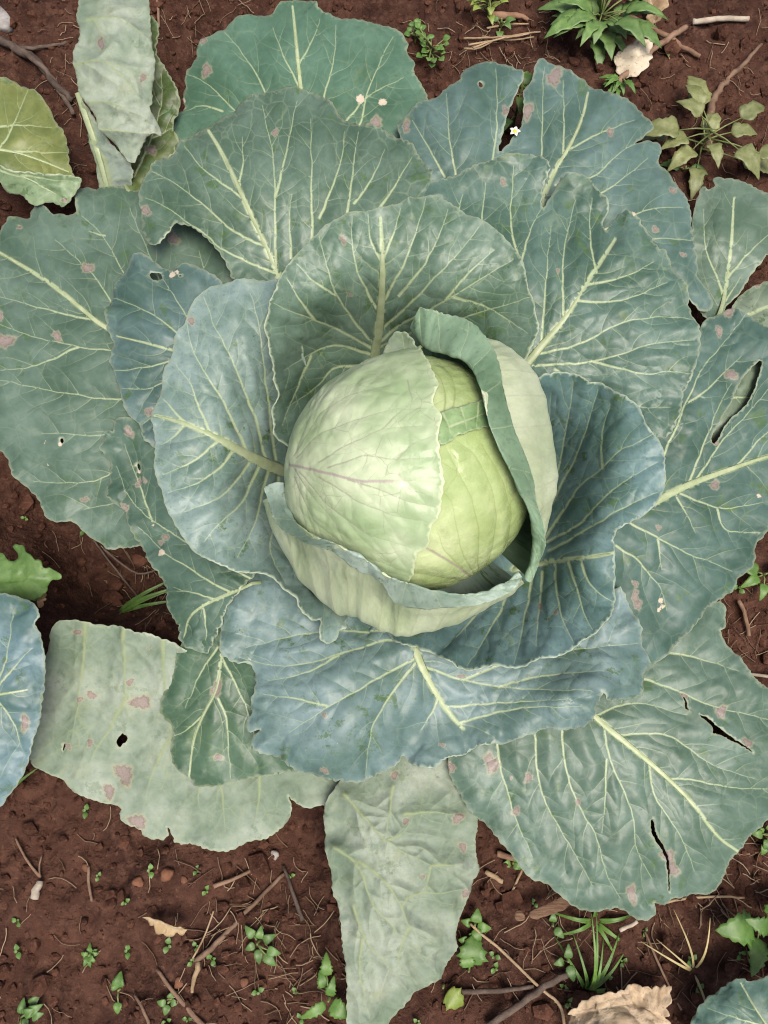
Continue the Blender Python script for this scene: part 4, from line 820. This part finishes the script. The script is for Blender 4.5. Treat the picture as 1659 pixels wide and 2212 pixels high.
gw = weed(1505, 335, 'wilted grey green weed drooping beside the forked stick', [(98,12,.04,.052,.024),(112,20,.03,.036,.018),(72,10,.02,.036,.018),(28,6,.045,.042,.02),(12,12,.03,.034,.018),(-22,4,.05,.044,.026),(-40,0,.038,.04,.024),(-28,10,.06,.03,.018),(172,8,.045,.042,.02),(185,4,.038,.046,.026),(200,10,.03,.032,.018),(-105,0,.03,.036,.018),(-135,5,.028,.036,.02),(-80,20,.015,.03,.016),(140,25,.02,.034,.018),(60,35,.012,.026,.014)], M_W3, hgt=.04, droop=.3, fold=.22, lobes=2, sc=.92, curl=.8)
weed(1475, 372, 'dark green leaf pair low beneath the wilted weed', [(170,15,.01,.035,.018),(-10,15,.01,.03,.016)], M_W1, hgt=.012)
fl = weed(1105, 285, 'green weed with a tiny white daisy inside the leaf gap', [(80,40,.012,.035,.016),(120,35,.01,.03,.015),(260,20,.01,.03,.012),(60,30,.015,.025,.014),(230,20,.012,.025,.01)], M_W4, hgt=.085, droop=.3)
def daisy(parent, c, r=.0042):
    Mp = plain_mat('petal_white', (.75,.75,.7), (.82,.82,.78), 50, .6, 0); My = plain_mat('daisy_yellow', (.6,.4,.03), (.7,.5,.05), 50, .7, .3)
    for k in range(5): add_blade('petal', parent, Mp, c + dirv(k * 72, 5) * r * .3, dirv(k * 72, 10), r, r * .8, n=3, droop=.1)
    bm = bmesh.new(); bmesh.ops.create_icosphere(bm, subdivisions=2, radius=r * .5); bm.transform(Matrix.Translation(Vector(c)) @ Matrix.Diagonal((1, 1, .6, 1)))
    me = bpy.data.meshes.new('flower_centre'); bm.to_mesh(me); bm.free(); me.materials.append(My); link(bpy.data.objects.new('flower_centre', me), parent)
daisy(fl, at(1112, 284, .098))
weed(1625, 1985, 'leafy weed with broad pale green leaves near the torn lower leaf', [(175,30,.02,.05,.036),(150,40,.015,.035,.02),(250,25,.02,.045,.024),(300,30,.02,.05,.028),(60,45,.02,.04,.022),(100,40,.02,.03,.012),(20,35,.025,.05,.03),(340,30,.02,.04,.022)], M_W4, hgt=.04, fold=.1, lobes=5, droop=.15, n=16)
weed(1010, 2092, 'lobed bright green leaf poking out beside the hanging leaf', [(70,25,.01,.036,.034),(100,20,.006,.02,.018)], M_W4, hgt=.012, lobes=4, tipw=.7)
weed(955, 2128, 'small yellow green lobed leaf under the hanging leaf tip', [(-40,20,.008,.026,.026)], M_W2, hgt=.01, lobes=3, tipw=.7)
weed(1022, 1992, 'small four leaved weed beside the hanging leaf edge', [(80,30,.006,.018,.014),(-20,25,.006,.018,.012),(-80,25,.006,.018,.012),(160,30,.005,.014,.01)], M_W4, hgt=.014)
weed(1012, 2026, 'little round leaved sprout below the four leaved weed', [(40,30,.004,.012,.011),(180,25,.004,.012,.01),(280,25,.004,.011,.01)], M_W4, hgt=.01)
weed(1190, 1995, 'curled two leaved sprout between straw and bark', [(70,40,.005,.014,.009),(-40,30,.005,.016,.01)], M_W1, hgt=.012)
weed(1220, 2068, 'upright three leaved sprout beside the grass tuft', [(90,40,.006,.018,.01),(200,25,.005,.014,.009),(-80,20,.006,.02,.011)], M_W1, hgt=.014)
weed(1105, 1862, 'tiny green sprout among wood chips', [(80,35,.004,.012,.009),(190,30,.004,.011,.009),(-40,30,.004,.012,.009)], M_W4, hgt=.01)
weed(560, 2032, 'small dark weed with star shaped leaves in bare soil', [(20,20,.008,.018,.011),(75,25,.006,.016,.01),(130,20,.01,.018,.011),(200,20,.006,.014,.009),(-45,15,.016,.02,.012),(-80,15,.008,.018,.01),(-20,20,.016,.018,.011)], M_W1, hgt=.014)
weed(712, 2148, 'bright pointed leaf weed beside the hanging leaf', [(75,45,.006,.026,.012),(220,20,.006,.036,.012),(-25,25,.006,.03,.02),(110,25,.016,.02,.014),(95,20,.03,.026,.014)], M_W4, hgt=.02, fold=.12, lobes=5)
weed(368, 2160, 'small four leaved rosette beside the fallen twig', [(80,25,.004,.011,.008),(170,25,.004,.012,.008),(260,20,.004,.013,.009),(0,25,.004,.011,.008)], M_W1, hgt=.008)
weed(197, 2060, 'round bright green sprig alone in dark soil', [(RU(0,360), RU(10,50), .003, RU(.008,.013), .006) for _ in range(12)], M_W4, hgt=.008, lobes=3)
weed(260, 2135, 'soft green sprout pair stacked along dark soil', [(90,20,.006,.018,.014),(-80,20,.014,.014,.01),(120,30,.004,.012,.01)], M_W4, hgt=.008)
weed(55, 2190, 'cluster of green leaves in the dark soil corner', [(RU(0,360), RU(10,40), RU(.004,.02), RU(.012,.02), .011) for _ in range(9)], M_W1, hgt=.012)
weed(1640, 1245, 'green weed leaves beside the dark split leaf', [(160,20,.01,.035,.018),(200,20,.01,.03,.014),(20,30,.01,.04,.02),(260,20,.015,.025,.012)], M_W4, hgt=.018)
weed(1650, 1800, 'small green weed tucked behind the torn leaf tip', [(RU(0,360), RU(10,50), RU(.004,.015), RU(.012,.02), .01) for _ in range(9)], M_W4, hgt=.015)
# the lobed green leaf in the shade
pw = ground_at(30, 1270, 0); lw_ = empty('weed', pw, 'jagged oak like green weed leaf lying in shade beside the blue leaf', 'weed')
build_leaf('leaf', lw_, [(-50,1200),(0,1194),(11,1197),(20,1212),(37,1214),(41,1197),(25,1183),(31,1176),(51,1180),(67,1205),(87,1211),(94,1228),(112,1225),(141,1246),(115,1250),(101,1259),(100,1278),(76,1297),(62,1294),(0,1310),(-60,1290)],
     px_map([(-50,1200,.05),(40,1180,.05),(140,1246,.045),(76,1296,.04),(0,1300,.045),(40,1240,.06)]), [([(-40,1290),(20,1262),(70,1240),(110,1236)],2.2,1,0),([(20,1262),(30,1225),(35,1190)],1.6,.8,1),([(50,1250),(80,1262),(95,1275)],1.6,.8,1)], tint=(0.075,0.145,0.03), spacing=5, mats=(M_W1, M_W1), branch=False)
stalk(lw_, [ground_at(-60, 1300), at(-50, 1292, .04), at(-20, 1278, .052)], .0016)

# seedlings: look-alikes that only their place tells apart
sp_ = [(192,1752),(328,1880),(215,1892),(424,1880),(272,1945),(280,2055),(446,1922),(360,2041),(424,2043),(458,2070),(418,2076),(556,2135),(405,2203),(362,2200),(650,2198),(628,1888),(640,2138),(1068,2063),(1070,2090),(1155,1950),(1390,2012),(1598,2060),(1490,2070),(1508,2135),(1345,2075),(900,2207),(1290,2112),(1310,2112),(60,1125),(195,1152),(1440,118),(1660,130),(45,2050),(42,1990),(305,1700),(1215,2128),(1225,2160),(1590,1275)]
proto = None
for k, (x, y) in enumerate(sp_):
    p = ground_at(x, y, 0)
    if proto is None:
        V = []; F = []
        for an, L in ((20, .0062), (195, .0066), (100, .0035)):
            v, f = blade(np.array([0, 0, .004]) + dirv(an, 10) * .0012, dirv(an, 18), L, L * .8, n=4, tipw=.8, droop=.1); F += [tuple(i + len(V) for i in q) for q in f]; V += v
        m0 = len(V)
        for z in (-.004, .0045):
            for j in range(4): V.append(np.array([.0005 * math.cos(j * 1.571), .0005 * math.sin(j * 1.571), z]))
        F += [(m0 + j, m0 + (j + 1) % 4, m0 + 4 + (j + 1) % 4, m0 + 4 + j) for j in range(4)]
        proto = o = mesh_obj('seedling', V, F, M_W4)
    else:
        o = proto.copy(); COL.objects.link(o)
    o.location = p; s = RU(.55, .95); o.scale = (s, s, s); o.rotation_euler = (RU(-.2, .2), RU(-.2, .2), RU(0, 6.28))
    tag(o, 'tiny bright green seedling with two round leaves in the soil', 'seedling', 'tiny seedlings sprouting from the soil')

def grass(x, y, label, blades, mat=None):
    p = ground_at(x, y, -.002); e = empty('grass_tuft', p, label, 'grass')
    for (an, el, L, wd, dr) in blades: add_blade('blade', e, mat or M_GR, p + dirv(an, 0) * .002, dirv(an, el), L, wd, droop=dr, tipw=.35, n=10, fold=.4, curl=1.2)
    return e
grass(1265, 2140, 'tuft of thin green grass growing below the torn leaf', [(92,48,.10,.0032,.3),(84,40,.085,.003,.4),(60,30,.06,.004,.3),(105,45,.07,.003,.4),(45,25,.05,.003,.3),(15,20,.05,.003,.5),(75,50,.07,.003,.5),(120,35,.06,.003,.6),(-60,15,.05,.003,.3),(-110,15,.045,.003,.3),(-25,12,.06,.0035,.3)])
grass(1285, 1990, 'short bent grass blades under the torn leaf edge', [(170,30,.05,.0035,.8),(10,30,.05,.0035,.7),(-35,30,.045,.003,.7),(200,25,.045,.003,.7),(95,40,.03,.003,.5),(-60,25,.035,.003,.5)])
grass(1290, 30, 'upright grass blades behind the long toothed weed', [(95,55,.06,.005,.2),(80,55,.055,.004,.2),(60,45,.06,.003,.3)])
grass(240, 1320, 'single long grass blades in the shade between leaves', [(20,12,.09,.006,.1),(28,14,.085,.004,.1),(10,10,.08,.004,.1)], leafy_mat('grass_painted_shade', (0.04,0.09,0.012), (0.08,0.15,0.03)))  # darker copy of the grass green, shade put into its colour
grass(1500, 2100, 'sparse dry grass stalks with seed heads', [(150,30,.06,.0016,.2),(140,35,.05,.0014,.3),(75,30,.05,.0016,.2),(280,20,.04,.0014,.1),(110,30,.06,.0014,.2)], plain_mat('dry_grass', (0.30,0.25,0.11), (0.4,0.33,0.17), 80, .7, .2))
grass(10, 1720, 'grass blades under the smooth blue leaf tip', [(60,20,.05,.004,.2),(40,20,.04,.003,.2),(250,20,.03,.003,.2)])

# ================================================================== STICKS, STRAW, DEAD LEAVES
def wood(n, c1, c2): return plain_mat(n, c1, c2, 70, .85, .8, .0015, .2)
M_TAN = wood('straw_tan', (0.24,0.17,0.10), (0.36,0.27,0.17)); M_BRN = wood('twig_brown', (0.12,0.075,0.05), (0.22,0.145,0.10))
M_PUR = wood('twig_grey', (0.06,0.043,0.034), (0.125,0.095,0.078)); M_WHT = wood('twig_pale', (0.27,0.23,0.18), (0.40,0.35,0.29)); M_BARK = wood('bark', (0.15,0.085,0.055), (0.24,0.15,0.10))
def stick(pts, r0, r1, mat, label, name='twig', cat='twig', dz=.003, group=None, flat=1.0):
    P = np.array([ground_at(x, y, dz + r0) for x, y in pts]); z = np.linspace(P[0, 2], P[-1, 2], len(P)); P[:, 2] = np.maximum(P[:, 2] * .3 + z * .7, P[:, 2] - .002)
    n = max(6, int(np.linalg.norm(P[-1] - P[0]) / .006)); s = np.linspace(0, len(P) - 1, n); G = P[:, None]
    i, w = catmull(P, s, 0); Q = sum(P[i[k]] * w[k][:, None] for k in range(4))
    Q[1:-1] += np.random.default_rng(int(pts[0][0])).normal(0, r0 * .18, Q[1:-1].shape)
    o = tube(name, Q, np.linspace(r0, r1, n), mat, None, 8, .12); tag(o, label, cat, group); return o
stick([(615,1886),(540,1960),(470,2035),(425,2073)], .0016, .0024, M_BRN, 'long straight brown twig lying on bare soil')
stick([(465,1911),(510,1893),(555,1874)], .0019, .0014, M_BRN, 'short curved twig lying near the long brown twig')
stick([(340,2093),(390,2155),(446,2215)], .0014, .0022, M_BRN, 'tapered twig pointing towards the four leaved rosette')
stick([(295,2143),(310,2180),(325,2208)], .0011, .0014, M_BRN, 'small thin twig beside the tapered twig')
stick([(613,1870),(632,1920),(655,1985)], .0014, .0018, M_PUR, 'greyish thin twig beside the hanging leaf')
stick([(430,2075),(424,2110),(418,2140)], .0026, .0012, M_TAN, 'flat tan straw end below the long twig')
stick([(463,1966),(445,2020),(418,2068)], .0008, .0008, M_TAN, 'thin straw crossing beside the long brown twig', 'straw', 'straw')
stick([(1012,1988),(1080,2048),(1161,2125),(1207,2168),(1214,2230)], .0011, .0014, M_TAN, 'long bent tan stalk running past the dead leaf', 'straw', 'straw', dz=.008)
stick([(1050,2210),(1140,2150),(1228,2096)], .003, .0026, M_PUR, 'thick grey brown stick beside the grass tuft', 'stick', 'stick')
stick([(979,2137),(1060,2130),(1151,2127)], .0022, .0018, M_PUR, 'grey stick lying level below the hanging leaf', 'stick', 'stick')
stick([(1048,1880),(1084,1901)], .0024, .002, M_TAN, 'pale wood chip beside the hanging leaf edge', 'wood_chip', 'chip')
stick([(1072,1842),(1107,1850)], .003, .0025, M_BARK, 'brown wood chip tucked under the torn leaf', 'wood_chip', 'chip')
stick([(1105,1926),(1127,1876)], .0012, .001, M_TAN, 'thin straight straw leaning towards the wood chips', 'straw', 'straw')
stick([(1330,2002),(1368,1983)], .0017, .0016, M_WHT, 'short white straw below the torn leaf tip', 'straw', 'straw', dz=.01)
stick([(1420,1950),(1500,1937),(1600,1935)], .0012, .001, M_TAN, 'long thin straw along the torn leaf edge', 'straw', 'straw')
stick([(1600,1455),(1659,1462),(1700,1466)], .0016, .0016, M_WHT, 'pale straw beside the edge of the broad lower leaf', 'straw', 'straw')
stick([(1586,1300),(1600,1330),(1615,1375)], .002, .0016, M_BRN, 'brown twig on soil beside the split leaf', 'twig')
stick([(1390,2010),(1430,2100),(1470,2180)], .0011, .0009, M_BRN, 'thin brown stalk between dead leaf and leafy weed', 'straw', 'straw')
stick([(1494,52),(1550,50),(1612,52)], .0032, .0026, M_WHT, 'whitish peeled stick lying on open soil', 'stick', 'stick')
stick([(1526,330),(1524,300),(1529,245),(1554,195),(1600,150),(1637,110)], .0058, .0016, M_BRN, 'curved tapering stick beside the wilted weed', 'stick', 'stick')
stick([(1304,25),(1370,60),(1429,95),(1470,118),(1505,136)], .0038, .0022, M_BARK, 'long brown stick crossing behind the tall weed', 'stick', 'stick')
stick([(1474,75),(1400,135),(1329,195)], .0032, .0034, M_BRN, 'straight stick crossing over the long brown stick', 'stick', 'stick', dz=.008)
stick([(1060,50),(1110,35),(1140,50)], .005, .002, M_BARK, 'rolled brown dry leaf stalk beside the yellowish weed', 'stick', 'stick')
stick([(0,95),(50,122),(95,155),(125,195),(160,225)], .0045, .0032, M_PUR, 'shrivelled grey woody stalk beside the yellowing leaf', 'stick', 'stick')
stick([(20,110),(80,118),(150,104)], .0026, .0014, M_PUR, 'shrivelled side branch on the grey woody stalk', 'stick', 'stick', dz=.006)
stick([(40,112),(110,170),(165,260)], .0032, .0024, M_PUR, 'second strand of shrivelled woody stalk running to the folded leaf', 'stick', 'stick', dz=.006)
stick([(345,0),(400,40),(440,47),(490,35)], .0009, .0006, M_TAN, 'thin curved dry root above the folded leaf', 'root', 'root', dz=.012)
stick([(358,60),(362,95),(366,128)], .0016, .0014, M_BRN, 'short brown straw beside the folded leaf', 'straw', 'straw')
stick([(40,1810),(65,1860),(90,1893)], .0009, .0012, M_BRN, 'thin forked root above the white stub', 'root', 'root')
stick([(95,1845),(90,1870),(90,1895)], .0007, .0009, M_BRN, 'short root fork beside the white stub', 'root', 'root')
stick([(93,1900),(86,1918),(80,1938)], .003, .0036, M_WHT, 'stubby white root end lying on soil', 'root', 'root')
stick([(195,1870),(197,1910),(202,1945)], .0014, .001, M_BRN, 'thin brown stem half sunk in soil', 'twig')
stick([(240,1195),(300,1240),(360,1215)], .0011, .0011, M_PUR, 'dark root strand in the shade beside the ragged leaf', 'root', 'root')
stick([(225,1180),(255,1225),(290,1290)], .001, .001, M_PUR, 'second dark root strand in shade', 'root', 'root')
for k, (a_, b_) in enumerate([((1000,95),(1165,80)),((1010,110),(1140,88)),((1020,118),(1090,100)),((1040,85),(1150,95)),((1000,120),(1060,105)),((1050,72),(1140,60))]):
    stick([a_, ((a_[0] + b_[0]) / 2, (a_[1] + b_[1]) / 2 + RU(-8, 8)), b_], .0011, .0008, M_TAN, 'pale dry grass straw tangled below the yellowish weed', 'straw', 'straw', dz=RU(.004, .014), group='straws tangled below the yellowish weed')

def dead_leaf(name, outline, ctrl, label, c1, c2, ruff=.006):
    t = NT(name + '_skin'); co = t.attr('co', 'Vector'); n = t.noise(co, 2.5, 5, .7); n2 = t.noise(co, 14, 4)
    c = t.mix(t.step(n, .35, .65), c1, c2); c = t.mix(t.step(n2, .55, .7, 0, .5), c, (0.12, 0.07, 0.045))
    c = t.mix(t.step(t.attr('vein'), .2, .9, 0, .5), c, (0.42, 0.34, 0.24))
    m = t.done(c, .8, .2, t.bump(n2, .5, .0015))
    cx = np.mean([p[0] for p in outline]); cy = np.mean([p[1] for p in outline])
    vv = [([(outline[0][0], outline[0][1]), (cx, cy), (outline[len(outline) // 2][0], outline[len(outline) // 2][1])], 2.5, 1, 0)]
    o = build_leaf('dead_leaf', None, outline, px_map(ctrl), vv, mats=(m, m), spacing=5, ruffle=ruff, rough_edge=5, hump=.006, pucker=.003, thick=.0008); return tag(o, label, 'dead leaf')
dead_leaf('beige', [(1224,2190),(1245,2172),(1275,2158),(1310,2150),(1345,2138),(1385,2132),(1420,2128),(1446,2132),(1450,2160),(1440,2200),(1455,2260),(1300,2270),(1240,2230)], [(1224,2190,.02),(1300,2152,.03),(1446,2132,.035),(1380,2180,.022),(1450,2250,.03),(1260,2230,.025),(1330,2220,.045)], 'large curled beige dead leaf lying beside the grass tuft', (0.34,0.25,0.16), (0.47,0.37,0.26), .008)
dead_leaf('tan', [(1385,-30),(1380,0),(1395,22),(1405,45),(1418,54),(1430,30),(1440,10),(1440,-40)], [(1385,-30,.02),(1395,22,.018),(1418,54,.012),(1440,0,.02)], 'crumpled tan dead leaf behind the tall weed', (0.26,0.17,0.10), (0.40,0.30,0.19))
dead_leaf('cream', [(1325,125),(1340,112),(1370,95),(1400,92),(1408,110),(1400,135),(1385,160),(1350,172),(1335,160)], [(1325,125,.014),(1400,95,.018),(1350,170,.014),(1370,130,.024)], 'speckled cream dead leaf beneath the tall weed', (0.42,0.36,0.26), (0.56,0.49,0.38), .003)
dead_leaf('strip', [(300,1988),(320,1989),(360,1995),(400,1998),(406,2005),(380,2013),(360,2010),(330,2000)], [(300,1988,.014),(360,2000,.018),(405,2004,.014),(380,2013,.01)], 'narrow tan dead leaf strip on bare soil', (0.30,0.21,0.11), (0.42,0.32,0.19), .002)
dead_leaf('brown', [(78,1300),(85,1285),(100,1280),(106,1290),(95,1310),(85,1315)], [(78,1300,.03),(100,1282,.03),(90,1312,.026)], 'small brown dead leaf scrap beside the jagged leaf', (0.20,0.12,0.06), (0.28,0.18,0.1), .002)
dead_leaf('bent', [(1380,410),(1500,415),(1502,425),(1498,440),(1490,445)], [(1380,410,.06),(1500,415,.058),(1490,445,.05)], 'thin dry husk between the split leaf and its neighbour', (0.3,0.2,0.13), (0.4,0.3,0.2), .001) if False else None

def bark(outline, z, label):
    t = NT('bark_skin'); co = t.attr('co', 'Vector'); mp = t.new('ShaderNodeMapping'); t.l.new(co, mp.inputs[0]); mp.inputs['Rotation'].default_value = (0, 0, .35); mp.inputs['Scale'].default_value = (2, 14, 1)
    n = t.noise(mp.outputs[0], 1.5, 5, .7); m = t.done(t.mix(t.step(n, .3, .7), (0.085, 0.045, 0.028), (0.20, 0.125, 0.08)), .9, .2, t.bump(n, .9, .002))
    cx = sum(p[0] for p in outline) / len(outline); cy = sum(p[1] for p in outline) / len(outline)
    ctrl = [(x, y, z) for x, y in outline] + [(cx, cy, z + .003)]
    o = build_leaf('bark_piece', None, outline, px_map(ctrl), (), mats=(m, m), spacing=5, ruffle=.0006, rough_edge=2.5, hump=.002, thick=.003); return tag(o, label, 'bark')
bark([(1139,1972),(1165,1958),(1200,1945),(1235,1930),(1250,1945),(1225,1962),(1185,1978),(1150,1988)], .012, 'broad brown slab of bark under the torn leaf')
bark([(1112,1966),(1128,1969),(1134,1980),(1128,1990),(1112,1986)], .009, 'short chip of brown bark beside the broad slab')
M_STONE = plain_mat('pebble_grey', (0.26,0.24,0.23), (0.40,0.38,0.36), 120, .8, .5)
M_ORG = plain_mat('pebble_orange', (0.12,0.05,0.028), (0.19,0.085,0.045), 150, .85, .5)
def pebble(x, y, r, mat, label, group=None):
    bm = bmesh.new(); bmesh.ops.create_icosphere(bm, subdivisions=2, radius=r)
    s = random.random() * 9
    for v in bm.verts:
        n = v.co.normalized(); k = 1 + .22 * math.sin(n.x * 3 + s) * math.cos(n.y * 3.3 + s) + .1 * math.sin(n.z * 7 + s); v.co = Vector((v.co.x * k * 1.15, v.co.y * k, v.co.z * k * .7))
    me = bpy.data.meshes.new('pebble'); bm.to_mesh(me); bm.free(); me.materials.append(mat); me.polygons.foreach_set('use_smooth', [True] * len(me.polygons))
    o = bpy.data.objects.new('pebble', me); COL.objects.link(o); o.location = ground_at(x, y, r * .35); o.rotation_euler = (0, 0, RU(0, 6)); tag(o, label, 'pebble', group)
pebble(5, 55, .013, M_STONE, 'white pebble beside the shrivelled grey stalk')
pebble(595, 1844, .0035, M_STONE, 'small pale pebble near the torn pale leaf')
for x, y, r in [(528,2122,.0035),(386,2124,.0042),(568,2062,.003),(186,1873,.003),(398,1900,.003),(360,1888,.005),(298,1905,.0045)]: pebble(x, y, r, M_ORG, 'small orange brown pebble half sunk in soil', 'orange brown pebbles in the soil')

# crumbs and fibres that nobody could count
def icos():
    bm = bmesh.new(); bmesh.ops.create_icosphere(bm, subdivisions=1, radius=1); v = np.array([p.co[:] for p in bm.verts]); f = np.array([[q.index for q in p.verts] for p in bm.faces]); bm.free(); return v, f
def crumbs(name, n, rmin, rmax, seed, label):
    g = np.random.default_rng(seed); v0, f0 = icos(); k = len(v0)
    x = g.uniform(-.48, .48, n); y = g.uniform(-.62, .68, n); r = rmin * (rmax / rmin) ** (g.random(n) ** 2.2)
    z = ground_h(x, y) + r * .25
    V = v0[None] * (1 + g.uniform(-.28, .28, (n, k, 1))) * (r[:, None, None] * g.uniform(.7, 1.3, (n, 1, 3)))
    V = V + np.stack([x, y, z], 1)[:, None]; F = f0[None] + (np.arange(n) * k)[:, None, None]
    o = mesh_obj(name, V.reshape(-1, 3), F.reshape(-1, 3), M_CRUMB, smooth=False); tag(o, label, 'soil', kind='stuff')
def crumb_mat():
    t = NT('crumb'); co = t.new('ShaderNodeTexCoord').outputs['Object']; n = t.noise(co, 45, 4, .7); n2 = t.noise(co, 420, 2)
    c = t.mix(t.step(n, .3, .7), (0.0306, 0.0122, 0.0080), (0.0918, 0.0404, 0.0257)); c = t.mix(t.step(n2, .5, .75, 0, .7), c, (0.1224, 0.0612, 0.0398))
    return t.done(c, .93, .15, t.bump(n2, .6, .002))
M_CRUMB = crumb_mat()
crumbs('soil_crumbs', 15000, .0008, .0055, 5, 'fine reddish brown soil crumbs')
crumbs('soil_clods', 420, .005, .013, 8, 'rounded clods of reddish soil')

def fibres(n, seed):
    g = np.random.default_rng(seed); V = []; F = []; T = []
    cx = np.array([(1180,2040,150,110),(1480,2060,170,90),(1540,260,120,170),(1080,90,90,60),(560,1960,90,120),(250,2000,200,170),(1590,1380,60,90),(420,60,70,60),(1620,1860,60,60),(660,2080,60,90),(300,1250,90,50),(200,150,60,100)])
    for k in range(n):
        c = cx[g.integers(len(cx))]; p = ground_at(c[0] + g.normal(0, c[2]), c[1] + g.normal(0, c[3]), 0)
        if abs(p[0]) > .6 or abs(p[1]) > .75: continue
        L = g.uniform(.006, .034); an = g.uniform(0, 6.28); r = g.uniform(.00022, .0006); tone = g.random(); m = 6; cur = g.normal(0, .5)
        P = []
        for i in range(m):
            P.append(p.copy()); an += cur / m + g.normal(0, .16); p = p + np.array([math.cos(an), math.sin(an), 0]) * L / m; p[2] = 0
        P = np.array(P); P[:, 2] = ground_h(P[:, 0], P[:, 1]) + .0015 + g.uniform(0, .003)
        b = len(V)
        for i in range(m):
            q = P[min(i + 1, m - 1)] - P[max(i - 1, 0)]; s = np.array([-q[1], q[0], 0]); s /= np.linalg.norm(s) + 1e-9
            for d in (s * r, np.array([0, 0, r]), -s * r): V.append(P[i] + d); T.append(tone)
        for i in range(m - 1):
            for j in range(3): F.append((b + i * 3 + j, b + i * 3 + (j + 1) % 3, b + i * 3 + 3 + (j + 1) % 3, b + i * 3 + 3 + j))
    t = NT('fibre'); a = t.attr('tone'); m_ = t.done(t.mix(a, (0.10, 0.055, 0.032), (0.34, 0.25, 0.16)), .85, .2)
    o = mesh_obj('straw_litter', V, F, m_); fattr(o.data, 'tone', T); tag(o, 'fine dry roots and straw bits strewn over the soil', 'straw', kind='stuff')
fibres(850, 21)
